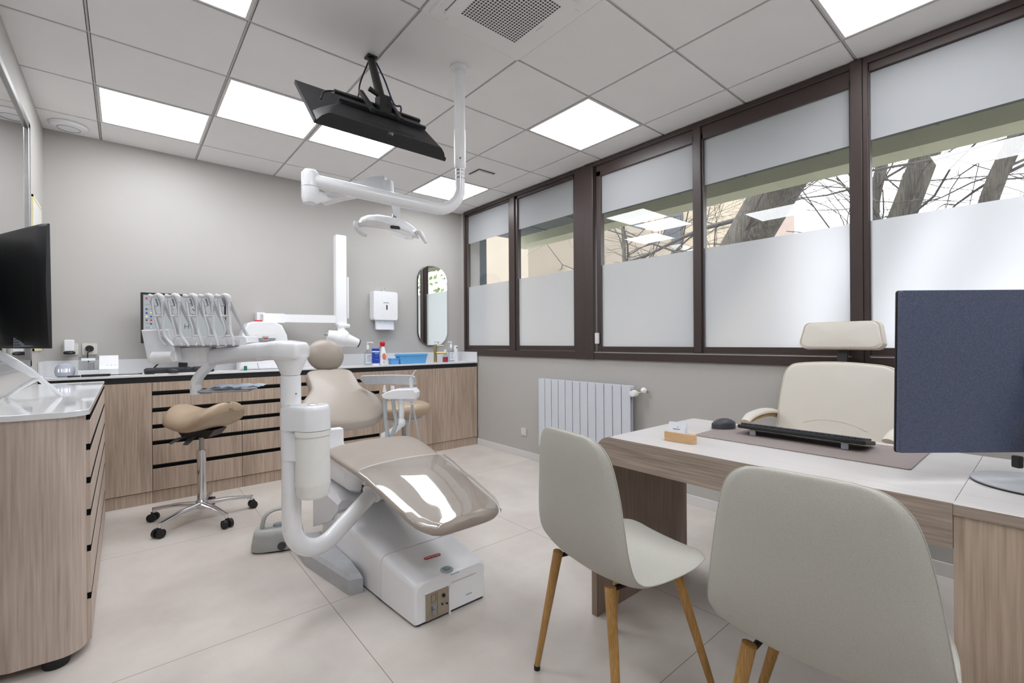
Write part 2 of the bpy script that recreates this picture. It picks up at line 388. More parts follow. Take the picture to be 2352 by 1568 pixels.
# window band: three units in a dark aluminium frame
def member(bm, y0, y1, z0, z1, x0=WX-.02, x1=WX+.06): box(bm, x0, x1, y0, y1, z0, z1, r=.003, seg=1)
def window(name, y0, y1, panes, mull, top):
    """panes: list of (ya, yb, z0, z1, film_top_z); mull: frame members"""
    bm = nb()
    member(bm, y0, y1, 1.03, 1.10); member(bm, y0, y1, 2.705, 2.742)
    for a, b, x0, x1 in mull: member(bm, a, b, 1.0995 if x0 > WX-.021 and y0 < a and b < y1 else 1.0285, 2.7055 if x0 > WX-.021 and y0 < a and b < y1 else 2.7425, x0-(0 if y0 < a and b < y1 else .0012), x1+(0 if y0 < a and b < y1 else .001))
    w = struct(name, bm, 'frame')
    for ya, yb, z0, z1, fz in panes:
        bm = nb(); s = .0
        e = .045
        for a, b, c, d in ((ya-e, ya, z0-e, z1+e), (yb, yb+e, z0-e, z1+e), (ya, yb, z0-e, z0), (ya-e, yb+e, z1+.002, 2.71)):
            box(bm, WX-.006, WX+.045, a, b, c, d, r=.002, seg=1)
        struct('sash', bm, 'frame', w)
        bm = nb(); box(bm, WX+.018, WX+.022, ya-.005, yb+.005, z0-.005, z1+.005); g = struct('pane', bm, 'glass', w)
        bm = nb()
        for a, b in ((z0, 1.843), (fz, z1)):
            box(bm, WX+.0145, WX+.0160, ya, yb, a, b)
        struct('frosted_film', bm, 'frost', w)
    return w
X0, X1 = WX-.02, WX+.06
w1 = window('window_1', 2.70, 4.60, [(3.77, 4.545, 1.147, 2.685, 2.36), (2.845, 3.625, 1.147, 2.675, 2.36)],
            [(4.57, 4.60, X0, X1), (3.66, 3.74, X0, X1), (2.70, 2.82, X0, X1)], 2.68)
w2 = window('window_2', .69, 2.70, [(1.692, 2.53, 1.142, 2.61, 2.29), (.755, 1.612, 1.142, 2.61, 2.29)],
            [(2.60, 2.70, X0-.006, X1), (1.625, 1.68, X0, X1), (.69, .745, X0-.008, X1)], 2.61)
w3 = window('window_3', -1.30, .69, [(-.25, .66, 1.142, 2.66, 2.29), (-1.2, -.33, 1.142, 2.66, 2.29)],
            [(.665, .69, X0, X1), (-.31, -.27, X0, X1), (-1.3, -1.24, X0, X1)], 2.61)
bm = nb(); box(bm, WX-.022, WX-.012, .70, 2.68, 1.088, 1.094); box(bm, WX-.022, WX-.012, -1.25, .66, 1.088, 1.094); struct('sliding_rail', bm, 'rail', w2)
bm = nb(); box(bm, WX-.03, WX-.01, 2.545, 2.585, 1.165, 1.26, r=.006)
solo('window_sensor', bm, 'white', 'small white plastic sensor stuck low on the dark window frame', 'sensor')
# left wall glazing
bm = nb()
for a, b, c, d in ((3.885, 3.935, 1.06, 2.50), (1.0, 1.05, 1.06, 2.50), (1.0, 3.935, 2.46, 2.50), (1.0, 3.935, 1.06, 1.10)): box(bm, WL, WL+.018, a, b, c, d, r=.003, seg=1)
w4 = struct('window_4', bm, 'steel')
bm = nb(); box(bm, WL, WL+.006, 1.04, 3.89, 1.09, 2.47); struct('pane', bm, 'pmirror', w4)
bm = nb()
for a, b, c, d in ((4.12, 4.135, 1.15, 2.13), (4.485, 4.5, 1.15, 2.13), (4.12, 4.5, 2.115, 2.13), (4.12, 4.5, 1.15, 1.165)): box(bm, WL, WL+.008, a, b, c, d)
t = solo('notice_frame', bm, 'yellow', 'slim pale yellow edged frame on the narrow left wall beside the glazing', 'frame')
bm = nb(); box(bm, WL, WL+.006, 4.13, 4.49, 1.16, 2.12); part('backing_board', bm, 'white', t)

# recessed LED ceiling panels
def ceiling_light(i, j, lab, grp=None):
    xa, ya = GX0+G*i, GY0-G*(j+1)
    t = thing('ceiling_light', lab, 'light panel', (xa+.3, ya+.3, CZ), 0, grp)
    bm = nb(); e = .006; w = .022
    for a, b, c, d in ((xa+e, xa+w, ya+e, ya+G-e), (xa+G-w, xa+G-e, ya+e, ya+G-e), (xa+w, xa+G-w, ya+e, ya+w), (xa+w, xa+G-w, ya+G-w, ya+G-e)): box(bm, a, b, c, d, CZ-.002, CZ+.012, r=.002, seg=1)
    part('frame', bm, 'white', t)
    bm = nb(); box(bm, xa+w, xa+G-w, ya+w, ya+G-w, CZ+.004, CZ+.012); part('diffuser', bm, 'light', t)
gl = 'square ceiling light panels'
for ij, lab in {(0, 0): 'glowing square ceiling panel nearest the smoke detector in the far left corner',
                (1, 1): 'glowing square ceiling panel directly left of the hanging television',
                (2, 1): 'glowing square ceiling panel partly hidden behind the hanging television',
                (4, 0): 'farthest glowing ceiling panel, behind the white pipe of the dental lamp',
                (4, 3): 'glowing square ceiling panel alone between the lamp pole and the windows',
                (0, 3): 'glowing ceiling panel cut off by the top left edge of the photo',
                (4, 6): 'glowing ceiling panel cut off by the top right edge, near the windows',
                (1, 6): 'unseen ceiling panel added overhead to brighten the room, on the left side',  # out of view, added for extra illumination
                (0, 8): 'unseen ceiling panel added at the rear for more light, on the left side',  # rear row is unseen, added to brighten surfaces facing the viewer
                (2, 8): 'unseen ceiling panel added at the rear for more light, in the middle',
                (4, 8): 'unseen ceiling panel added at the rear for more light, window side'}.items():
    ceiling_light(ij[0], ij[1], lab, gl)
# cassette air conditioner
ax, ay = 1.37, 1.62
t = thing('air_conditioner', 'white square ceiling cassette air conditioner with a perforated grille', 'air conditioner', (ax, ay, CZ))
bm = nb(); slab(bm, rrect(.598, .598, .012), (ax, ay, CZ+.002), (1, 0, 0), (0, 1, 0), .02, .004); slab(bm, rrect(.55, .55, .012), (ax, ay, CZ-.006), (1, 0, 0), (0, 1, 0), .03, .012); part('housing', bm, 'ceil', t)
bm = nb(); slab(bm, rrect(.445, .445, .006), (ax, ay, CZ-.023), (1, 0, 0), (0, 1, 0), .011, .002)
hs = t
part('cover', bm, 'ceil', hs)
bm = nb()
for s in (-1, 1):
    box(bm, ax-.19, ax+.19, ay+s*.243-.0165, ay+s*.243+.0165, CZ-.0235, CZ-.02, r=.001); box(bm, ax+s*.243-.0165, ax+s*.243+.0165, ay-.19, ay+.19, CZ-.0235, CZ-.02, r=.001)
part('air_flap', bm, 'ceil', t)
bm = nb(); box(bm, ax-.228, ax-.223, ay-.2, ay+.2, CZ-.0225, CZ-.02); part('air_slot', bm, 'dgrey', t, label='dark open air slot')
bm = nb()
for a in range(22):
    for b in range(22):
        x, y = ax-.1588+a*.01512, ay-.1588+b*.01512
        box(bm, x-.0048, x+.0048, y-.0048, y+.0048, CZ-.0292, CZ-.0275)
part('grille', bm, 'dgrey', t, label='dark perforations', flat=True)
bm = nb(); box(bm, ax+.187, ax+.191, ay-.02, ay+.03, CZ-.0292, CZ-.028); part('badge', bm, 'grid', t)
# round detector / access point, small vent
bm = nb(); lathe(bm, [(0.0, 0), (.062, .001), (.064, .004), (.095, .008), (.105, .02), (.105, .026)][::1], (-.295, 4.52, CZ-.028))
t = solo('smoke_detector', bm, 'gwhite', 'round white disc detector on the ceiling in the far left corner', 'detector')
bm = nb(); tube(bm, [V((-.295, 4.52, CZ-.0275))+V((.06*math.cos(a), .06*math.sin(a), 0)) for a in [k*math.pi/16 for k in range(33)]], .0015, 6); part('rim', bm, 'dgrey', t)
bm = nb(); box(bm, 2.46, 2.62, 3.36, 3.50, CZ-.018, CZ, r=.004); t = solo('ceiling_vent', bm, 'ceil', 'small flat white vent cap on the ceiling near the windows', 'vent')
bm = nb(); box(bm, 2.447, 2.633, 3.347, 3.513, CZ-.0035, CZ-.001); part('shade_plate', bm, 'dgrey', t)  # dark plate wider than the cap paints the shade around it

# ================================================================== OUTSIDE
MT['soffit'] = pm('soffit_render', (94, 101, 99), .8, noise=.06, scale=5)
MT['fascia'] = pm('olive_cream_render', (178, 178, 152), .8, noise=.04, scale=5)
MT['rendercream'] = pm('cream_render', (162, 149, 130), .85, noise=.05, scale=1.5)
MT['annexr'] = pm('annex_render', (142, 132, 118), .85, noise=.03, scale=1.5)
MT['renderpale'] = pm('pale_render', (172, 168, 162), .85, noise=.03, scale=1.5)
MT['renderpink'] = pm('pink_render', (150, 132, 123), .85, noise=.05, scale=1.5)
MT['bark'] = pm('bark', (84, 80, 74), .95, noise=.35, scale=14, bump=1, bscale=40)
MT['bark'] = wood('rough_bark', (40, 37, 34), (98, 94, 86), 2, rough=.95, scale=.55)
for n_ in MT['bark'].node_tree.nodes:
    if n_.type == 'BUMP': n_.inputs['Strength'].default_value = 1; n_.inputs['Distance'].default_value = .02
MT['twig'] = pm('twig_bark', (74, 70, 68), .95, noise=.2, scale=20)
MT['leaf'] = pm('pale_leaves', (140, 158, 96), .8, noise=.3, scale=6)
MT['ground'] = pm('courtyard_paving', (120, 119, 116), .9, noise=.1, scale=2)
MT['greyext'] = pm('grey_blue_render', (104, 112, 120), .8)
MT['hedge'] = pm('dark_hurdle', (66, 68, 66), .95, noise=.4, scale=30)
MT['shut'] = pm('grey_shutter', (84, 84, 86), .6)
MT['dwin'] = pm('dark_window_glass', (60, 66, 74), .3)
bm = nb(); box(bm, WX+.22, 60, -40, 60, -1.4, -1.2); struct('ground_outside', bm, 'ground')
bm = nb(); box(bm, WX+.06, 4.15, -3, 4.9, 2.62, 2.82)
for k in range(12): box(bm, WX+.06, 4.15, -2.6+k*.62, -2.585+k*.62, 2.613, 2.62)
o = struct('trim_1', bm, 'soffit')
bm = nb(); box(bm, 4.15, 4.40, -3, 4.9, 2.505, 2.85); struct('trim_2', bm, 'fascia')
bm = nb(); box(bm, WX+.22, 3.56, 4.72, 4.95, -1.2, 2.62); struct('trim_3', bm, 'greyext')

def facade(name, label, x, y0, y1, z1, mat, wins, bal=(), z0=-1.2):
    t = thing(name, label, 'building', (x, (y0+y1)/2, z0))
    bm = nb(); box(bm, x, x+6, y0, y1, z0, z1); part('wall', bm, mat, t)
    for (a, b, c, d) in wins:
        bm = nb(); box(bm, x-.05, x+.02, a-.06, b+.06, c-.06, d+.06); f = part('window', bm, 'shut', t)
        bm = nb(); box(bm, x-.07, x-.02, a, b, c, d); part('pane', bm, 'dwin', f)
    for (a, b, c) in bal:
        bm = nb(); box(bm, x-1.2, x, a, b, c-.15, c+.02); part('balcony_slab', bm, 'renderpale', t)
        bm = nb()
        for k in range(int((b-a)/.11)+1): box(bm, x-1.18, x-1.16, a+k*.11, a+k*.11+.02, c, c+.95)
        box(bm, x-1.19, x-1.15, a, b, c+.93, c+.97); part('balcony_railing', bm, 'dgrey', t)
    return t
facade('annex_building', 'plain cream rendered annex wall beyond the far left window', 7.0, 7.72, 16, 4.4, 'annexr', [])
facade('apartment_building', 'cream apartment building with balconies behind the bare branches', 15.0, 8.0, 24, 13, 'rendercream',
       [(15.7, 16.5, 4.0, 5.9), (13.7, 14.5, 3.6, 5.3), (10.1, 10.8, 5.0, 5.9), (10.2, 10.9, 2.8, 4.5), (8.5, 9.1, 4.2, 5.6)], [(12.6, 13.7, 5.5), (7.9, 8.7, 4.3)])
facade('apartment_building', 'pinkish apartment building seen left of the big leaning trunk', 21.0, 8.9, 13.6, 14, 'renderpink',
       [(10.0, 10.4, 6.2, 7.7), (9.05, 9.35, 6.6, 8.3), (11.0, 11.8, 3.3, 5.4)], [(12.2, 13.4, 5.6)])
t = thing('garden_fence', 'grey woven screen fence with a white coping below the balconies', 'fence', (11, 10.9, -1.2))
bm = nb(); box(bm, 10.9, 11.0, 10.0, 12.0, -1.2, 3.72); part('screen', bm, 'hedge', t)
bm = nb(); box(bm, 10.8, 11.1, 9.9, 12.1, 3.72, 3.86); part('coping', bm, 'renderpale', t)

def twigs(bm, p, d, ln, r, depth, rng, spread=.55, droop=0):
    n = 4; pts = [V(p)]; dd = V(d).normalized()
    for k in range(n):
        dd = (dd+V((rng.uniform(-1, 1), rng.uniform(-1, 1), rng.uniform(-1, 1)))*.22+V((0, 0, droop))).normalized()
        pts.append(pts[-1]+dd*ln/n)
    tube(bm, pts, [r*(1-.5*k/n) for k in range(n+1)], 4 if depth < 3 else 6)
    if depth <= 0: return
    for k in range(3 if depth > 1 else 4):
        q = pts[rng.randint(1, n)]
        nd = (dd+V((rng.uniform(-1, 1), rng.uniform(-1, 1), rng.uniform(-.8, 1)))*spread*1.5).normalized()
        twigs(bm, q, nd, ln*rng.uniform(.5, .8), r*.5, depth-1, rng, spread, droop)
def tree(name, label, base, top, r0_, r1_, seed, branches, ln=2.2, grp='bare trees outside', extra=()):
    rng = random.Random(seed); t = thing(name, label, 'tree', base, 0, grp)
    b, tp = V(base), V(top); bm = nb()
    pts = [b+(tp-b)*k/8+V((rng.uniform(-.05, .05), rng.uniform(-.05, .05), 0))*(k > 0) for k in range(9)]
    tube(bm, pts, [r0_+(r1_-r0_)*k/8 for k in range(9)], 16, sm=3); part('trunk', bm, 'bark', t)
    bm = nb()
    for k in range(branches):
        q = b+(tp-b)*rng.uniform(.45, 1.0)
        d = V((rng.uniform(-.7, .7), rng.uniform(-1, 1), rng.uniform(-.1, .7)))
        twigs(bm, q, d, ln*rng.uniform(.7, 1.3), .02*rng.uniform(.6, 1.3), 3, rng)
    for q, d, l, rr_ in extra: twigs(bm, q, d, l, rr_, 3, rng)
    part('branches', bm, 'twig', t)
    return t
def pix(px, py, x): return on(px, py, 0, x)
a, b = pix(1706, 560, 6.5), pix(1800, 400, 6.5); d = (b-a)
base = a-d*((a.z+1.2)/d.z); 
tree('bare_tree', 'large leaning tree trunk with rough grey bark behind the fourth pane', base, b+d*1.3, .31, .27, 3, 4,
     extra=[(pix(1690, 505, 6.5), V((-.1, 1, -.02)), 1.8, .034), (pix(1760, 440, 6.2), V((.1, -1, .1)), 2.2, .02)])
a, b = pix(2068, 490, 8.5), pix(2120, 370, 8.5); d = (b-a); base = a-d*((a.z+1.2)/d.z)
tree('bare_tree', 'forked bare tree behind the right-hand pane, thick trunk leaning right', base, b+d*1.5, .2, .15, 5, 9, 2.4)
a, b = pix(2275, 465, 9.5), pix(2330, 330, 9.5); d = (b-a); base = a-d*((a.z+1.2)/d.z)
tree('bare_tree', 'slim bare tree trunk at the far right edge of the windows', base, b+d*1.5, .13, .1, 8, 12, 2.4)
a, b = pix(2010, 500, 10), pix(2018, 400, 10); d = (b-a); base = a-d*((a.z+1.2)/d.z)
tree('bare_tree', 'thin upright bare tree just right of the last dark window post', base, b+d*1.5, .13, .08, 11, 12, 2.2)
a, b = pix(1440, 640, 8), pix(1420, 470, 8); d = (b-a); base = a-d*((a.z+1.2)/d.z)
tree('bare_tree', 'small twisting bare tree in front of the cream building', base, b+d*.6, .06, .035, 21, 12, 1.7)
# tall leafy shrub further along the facade (seen only in the round mirror)
rng = random.Random(4); bm = nb()
for k in range(900):
    a_ = rng.uniform(0, 2*math.pi); h = rng.uniform(0, 1); rad = rng.uniform(.2, 1.6)*math.sin(math.pi*(.15+.8*h))
    c = V((8.5+rad*math.cos(a_), -6.5+rad*math.sin(a_)*2.2, 1.0+h*5)); q = .11
    n1 = V((rng.uniform(-1, 1), rng.uniform(-1, 1), rng.uniform(-1, 1))).normalized(); n2 = n1.orthogonal().normalized()
    vs = [bm.verts.new(c+n1*q*.6), bm.verts.new(c+n2*q), bm.verts.new(c-n1*q*.6), bm.verts.new(c-n2*q)]; bm.faces.new(vs)
t = thing('leafy_tree', 'pale green leafy tree seen only reflected in the oval mirror', 'tree', (8.5, -6.5, -1.2))
part('foliage', bm, 'leaf', t)
bm = nb(); tube(bm, [(8.5, -6.5, -1.2), (8.6, -6.4, 1.5), (8.5, -6.6, 4)], [.2, .16, .06], 12); part('trunk', bm, 'bark', t)

# ================================================================== BACK COUNTER
CF, CT = 4.345, .962          # cabinet front, worktop height
GR = [.82, .695, .572, .45, .272]
def cabinet(x0, x1, kind, label, grp=None):
    t = thing('base_cabinet', label, 'cabinet', ((x0+x1)/2, (CF+WY)/2, 0), 0, grp)
    bm = nb(); box(bm, x0+.001, x1-.001, CF+.031, WY-.002, .09, .904); part('body', bm, 'black', t)
    bm = nb(); box(bm, x0+.001, x1-.001, CF+.012, CF+.03, .0, .088); part('plinth', bm, 'wvb', t)
    g = .0015
    if kind == 'door':
        bm = nb(); box(bm, x0+g, x1-g, CF, CF+.019, .094, .902, r=.0012, seg=1); part('door', bm, 'wvb', t)
    else:
        ed = [.902]+GR+[.094]
        for k in range(6):
            zt = ed[k]-(.016 if k else 0); zb = ed[k+1]+(.016 if k < 5 else 0)
            bm = nb(); box(bm, x0+g, x1-g, CF, CF+.019, zb, zt, r=.0012, seg=1); part('drawer', bm, 'wvb', t)
        bm = nb()
        for z in GR: box(bm, x0+g, x1-g, CF+.008, CF+.018, z-.013, z-.001, r=.002, seg=1)
        part('grip_rail', bm, 'mblack', t, label='black recessed grip rails')
    return t
cabinet(WL+.002, .155, 'door', 'oak base cabinet with one plain door, leftmost along the back wall')
cabinet(.155, .74, 'drawers', 'oak six-drawer unit with black grip grooves, behind the saddle stool')
cabinet(.74, 1.335, 'drawers', 'oak six-drawer unit directly behind the white column of the dental unit')
cabinet(1.335, 1.934, 'drawers', 'oak drawer unit mostly hidden behind the dental chair backrest')
cabinet(1.934, 2.533, 'door', 'oak base cabinet with plain door behind the assistant suction holder')
cabinet(2.533, WX-.018, 'door', 'oak base cabinet with plain door under the oval mirror, next to the window wall')
t = thing('worktop', 'long white worktop with black shadow gap running along the back wall', 'worktop', (1.35, 4.5, .94))
bm = nb(); box(bm, WL+.001, WX-.013, CF-.012, WY-.001, CT-.016, CT, r=.002); part('slab', bm, 'stone2', t)
bm = nb(); box(bm, WL+.002, WX-.014, CF+.004, CF+.03, .905, CT-.017); part('shadow_gap_rail', bm, 'black', t, label='black grip rail under the white edge')
bm = nb(); box(bm, WL+.001, WX-.013, WY-.016, WY-.001, CT, 1.072, r=.002); box(bm, WL+.001, WL+.014, CF-.01, WY-.016, CT, 1.072, r=.002); box(bm, WX-.027, WX-.013, CF-.01, WY-.016, CT, 1.072, r=.002); part('backsplash', bm, 'stone2', t)

# oval mirror
t = thing('wall_mirror', 'tall rounded frameless mirror above the brass tap', 'mirror', (2.735, WY, 1.6))
bm = nb(); slab(bm, rrect(.385, .93, .17, 10), (2.735, WY-.012, 1.605), (1, 0, 0), (0, 0, 1), .022, .003); part('back_frame', bm, 'dgrey', t)
bm = nb(); slab(bm, rrect(.379, .924, .167, 10), (2.735, WY-.026, 1.605), (1, 0, 0), (0, 0, 1), .006, .001); part('glass', bm, 'mirror', t)
# towel dispenser
t = thing('paper_towel_dispenser', 'white wall-mounted paper towel dispenser with a towel hanging out', 'dispenser', (2.13, WY, 1.42))
bm = nb(); slab(bm, rrect(.275, .305, .025), (2.12, WY-.055, 1.575), (1, 0, 0), (0, 0, 1), .108, .012); part('housing', bm, 'gwhite', t)
bm = nb(); box(bm, 2.123, 2.135, WY-.112, WY-.1095, 1.535, 1.585); box(bm, 2.09, 2.15, WY-.1112, WY-.1095, 1.607, 1.611); part('level_window', bm, 'black', t)
bm = nb(); tube(bm, [(2.10+.02*math.cos(a), WY-.08, 1.735+.016+.02*math.sin(a)) for a in [k*math.pi/10 for k in range(21)]], .003, 6); part('key_ring', bm, 'steel', t)
bm = nb(); loft(bm, [[V((2.02, y0, z)), V((2.22, y0+.004, z)), V((2.22, y0+.03, z)), V((2.02, y0+.03, z))] for y0, z in ((WY-.08, 1.43), (WY-.085, 1.37), (WY-.09, 1.325))]); part('paper_towel', bm, 'paper', t)

# wall sockets
def socket(cx, cz, axis, label, cat='socket', loc=None):
    t = thing('wall_socket', label, cat, (cx, WY, cz) if axis else (WX, cx, cz))
    if axis:
        bm = nb(); slab(bm, rrect(.085, .085, .008), (cx, WY-.005, cz), (1, 0, 0), (0, 0, 1), .01, .003); part('plate', bm, 'plate', t)
        bm = nb(); slab(bm, rrect(.056, .056, .0279, 8), (cx, WY-.0115, cz), (1, 0, 0), (0, 0, 1), .004, .001); part('socket_face', bm, 'white', t)
    else:
        bm = nb(); slab(bm, rrect(.08, .08, .008), (WX-.005, cx, cz), (0, 1, 0), (0, 0, 1), .01, .003); part('plate', bm, 'plate', t)
        bm = nb(); slab(bm, rrect(.045, .045, .006), (WX-.0115, cx, cz), (0, 1, 0), (0, 0, 1), .004, .001); part('socket_face', bm, 'white', t)
    return t
socket(-.305, 1.155, 1, 'ivory wall socket with the white plug-in adaptor, above the counter on the left')
socket(-.2, 1.155, 1, 'ivory wall socket with a round black plug, above the counter on the left')
socket(3.545, .262, 0, 'small square socket low on the window wall left of the radiator')
bm = nb(); box(bm, -.335, -.28, WY-.07, WY-.014, 1.14, 1.225, r=.008); t = solo('plug_adaptor', bm, 'gwhite', 'white plug-in adaptor with a dark round sensor, in the left socket', 'adaptor')
bm = nb(); lathe(bm, [(0, 0), (.03, .003), (.034, .012), (.03, .022), (0, .024)], (-.308, WY-.05, 1.115)); part('sensor', bm, 'black', t)
bm = nb(); slab(bm, rrect(.048, .048, .0235, 8), (-.2, WY-.024, 1.158), (1, 0, 0), (0, 0, 1), .022, .006); t = solo('power_plug', bm, 'black', 'round black power plug in the second wall socket', 'plug')
bm = nb(); tube(bm, [(-.2, WY-.03, 1.155), (-.21, WY-.05, 1.12), (-.205, WY-.04, 1.06), (-.18, WY-.035, 1.0), (-.17, WY-.05, .975)], .004, 8, sm=4); part('cable', bm, 'black', t)

# small things on the counter, left to right
Yc = 4.47
c = on(149, 846, 1, Yc); bm = nb()
lathe(bm, [(0, 0), (.035, 0), (.048, .012), (.054, .04), (.05, .068), (.035, .088), (.012, .096), (0, .097)], (c.x, Yc, CT))
t = solo('smart_clock', bm, 'cloth', 'round pale grey speaker clock showing glowing digits 11:31', 'clock')
text('digits', '11:31', .032, (c.x, Yc-.0565, CT+.047), (1, 0, 0), (0, 0, 1), 'digits', t)
bm = nb(); box(bm, -.115, .155, 4.40, 4.56, CT, CT+.012, r=.002); 
x0 = on(178, 850, 1, 4.42).x; x1 = on(272, 850, 1, 4.42).x; bm = nb()
t = thing('sealing_device', 'white countertop device with smoked lid and control panel', 'device', ((x0+x1)/2, 4.47, CT))
pr = [(4.40, CT), (4.40, CT+.05), (4.425, CT+.075), (4.455, CT+.145), (4.57, CT+.145), (4.57, CT)]
xm = x0+(x1-x0)*.52
def prism_x(bm, x0, x1, yz): loft(bm, [[V((x, y, z)) for y, z in yz] for x in (x0, x1)])
bm = nb(); prism_x(bm, xm, x1, pr); box(bm, x0, xm, 4.40, 4.57, CT, CT+.045, r=.004); part('housing', bm, 'gwhite', t)
bm = nb(); prism_x(bm, x0+.004, xm-.003, [(4.405, CT+.046), (4.43, CT+.142), (4.565, CT+.142), (4.565, CT+.046)]); part('lid', bm, 'smoke', t)
bm = nb(); box(bm, x0+.05, xm-.03, 4.46, 4.53, CT+.046, CT+.1, r=.004); part('chamber', bm, 'lgrey', t)
bm = nb(); loft(bm, [[V((a, 4.4375, CT+.093+.0)), V((b, 4.4375, CT+.093)), V((b, 4.4425, CT+.111)), V((a, 4.4425, CT+.111))] for a, b in ((xm+.055, xm+.085),)]*1+[[V((a, 4.446, CT+.093)), V((b, 4.446, CT+.093)), V((b, 4.45, CT+.111)), V((a, 4.45, CT+.111))] for a, b in ((xm+.055, xm+.085),)]); part('display', bm, 'black', t)
bm = nb(); 
for k in range(3): ball(bm, (xm+.045+k*.022, 4.4262, CT+.074), .006, .003, .004, 10)
part('button', bm, 'lgrey', t)
bm = nb(); prism_x(bm, x0+.02, xm-.02, [(4.4135, CT+.112), (4.4175, CT+.13), (4.4225, CT+.13), (4.4185, CT+.112)]); part('label_strip', bm, 'paper', t)
a, b = on(112, 857, 2, CT+.006), on(206, 857, 2, CT+.006)
bm = nb(); slab(bm, rrect(.155, .022, .01), (-.155, 4.367, CT+.009), (1, .02, 0), (0, 1, 0), .016, .004); tube(bm, [(-.235, 4.36, CT+.008), (-.30, 4.362, CT+.007)], .006, 8); tube(bm, [(-.08, 4.368, CT+.008), (.07, 4.385, CT+.007), (.10, 4.387, CT+.008)], [.003, .003, .005], 8)
solo('curing_pen', bm, 'black', 'slim black pen-shaped tool lying along the counter edge', 'tool')
bm = nb(); tube(bm, [(.115, 4.41, CT+.012), (.15, 4.40, CT+.03), (.20, 4.385, CT+.012), (.19, 4.37, CT+.004), (.14, 4.365, CT+.004), (.115, 4.37, CT+.004)], .0017, 6, sm=4); solo('wire_loop', bm, 'steel', 'thin loose wire loop between the white device and the keyboard', 'wire')
# monitor on counter
t = thing('desktop_monitor', 'black-framed computer monitor showing desktop icons, behind the instrument arms', 'monitor', (.36, 4.52, CT))
mx0, mx1, mz0, mz1, my = .095, .655, 1.195, 1.585, 4.50
bm = nb(); box(bm, mx0, mx1, my, my+.03, mz0, mz1, r=.004); part('casing', bm, 'black', t)
bm = nb(); box(bm, mx0+.016, mx1-.016, my-.002, my+.002, mz0+.022, mz1-.018); sc = part('screen', bm, 'screen', t)
rng = random.Random(2)
for ci, (cx, n) in enumerate(((mx0+.035, 11), (mx0+.062, 11))):
    for k in range(n):
        z = mz1-.045-k*.028
        bm = nb(); box(bm, cx-.006, cx+.006, my-.0028, my-.002, z-.006, z+.006)
        m_ = rng.choice(['red', 'bluep', 'ink', 'ink', 'yellow', 'green'])
        if rng.random() < .75: part('icon', bm, m_, sc)
        else: bm.free()
bm = nb()
for k in range(8): box(bm, mx0+.028, mx0+.072, my-.0028, my-.002, mz1-.057-k*.036, mz1-.055-k*.036)
def seg(pts, w=.0035):
    for (xa, za), (xb, zb) in zip(pts[:-1], pts[1:]): tube(bm, [(xa, my-.0028, za), (xb, my-.0028, zb)], w, 6)
cx, cz = .385, 1.44
seg([(cx-.04, cz+.03), (cx-.025, cz+.02), (cx-.03, cz+.0), (cx-.015, cz-.01)]); seg([(cx, cz), (cx, cz-.03), (cx+.02, cz-.03), (cx+.02, cz), (cx, cz)]); seg([(cx+.02, cz-.03), (cx+.02, cz-.055), (cx, cz-.055)])
seg([(cx+.035, cz+.03), (cx+.05, cz+.015), (cx+.065, cz+.03)]); seg([(cx+.02, cz-.015), (cx+.045, cz-.015)]); seg([(cx, cz+.07), (cx+.03, cz+.07)]); seg([(cx-.11, cz+.02), (cx-.085, cz+.02)], .002); seg([(cx+.12, cz-.085), (cx+.16, cz-.085)], .002)
for k in range(6): seg([(cx+.0+k*.01, cz-.08), (cx+.004+k*.01, cz-.08)], .0022)
part('desktop_symbols', bm, 'ink', sc)
text('lettering', 'H A', .05, (cx+.02, my-.0025, cz-.115), (1, 0, 0), (0, 0, 1), 'ink', sc)
bm = nb(); box(bm, .33, .39, 4.535, 4.56, CT+.01, 1.4, r=.006); part('stand_neck', bm, 'black', t)
bm = nb(); slab(bm, rrect(.24, .16, .04), (.36, 4.55, CT+.006), (1, 0, 0), (0, 1, 0), .012, .004); part('stand_base', bm, 'black', t)
bm = nb(); tube(bm, [(.30, 4.54, 1.14), (.22, 4.5, 1.06), (.17, 4.49, 1.0), (.155, 4.47, CT+.007)], .006, 8, sm=4); part('cable', bm, 'black', t)

def keyboard(name, label, o, ux, uy, w, d, tilt=0, feet=False, group=None):
    """o = centre on the table; ux along the width, uy away from the typist"""
    t = thing(name, label, 'keyboard', o, 0, group); o = V(o); ux = V(ux).normalized(); uy = V(uy).normalized()
    up = V((0, 0, 1)); ty = (uy*math.cos(tilt)+up*math.sin(tilt)); tz = ux.cross(ty)
    c = o+up*(.012+math.sin(tilt)*d/2)
    bm = nb(); slab(bm, rrect(w, d, .012), c, ux, ty, .016, .006); part('body', bm, 'black', t)
    bm = nb(); m = Matrix((ux, ty, tz)).transposed().to_4x4(); m.translation = c
    for r_ in range(6):
        for k in range(21):
            if k in (14, ) or (r_ == 1 and 4 < k < 9): continue
            x = -w/2+.012+k*(w-.024)/21; y = -d/2+.012+r_*(d-.024)/6
            box(bm, x+.001, x+(w-.024)/21-.001, y+.001, y+(d-.024)/6-.001, .0075, .0155, mat=m)
    part('keys', bm, 'dgrey', t, flat=True)
    if feet:
        for s in (-1, 1):
            p = c+ux*s*w*.36+ty*(d/2-.012)-tz*.008; bm = nb(); m2 = Matrix((ux, uy, up)).transposed().to_4x4(); m2.translation = V((p.x, p.y, o.z+.0005)); box(bm, -.012, .012, -.005, .005, 0, p.z-o.z, r=.002, mat=m2); part('foot', bm, 'mgrey', t, label='grey fold-out foot')
    return t
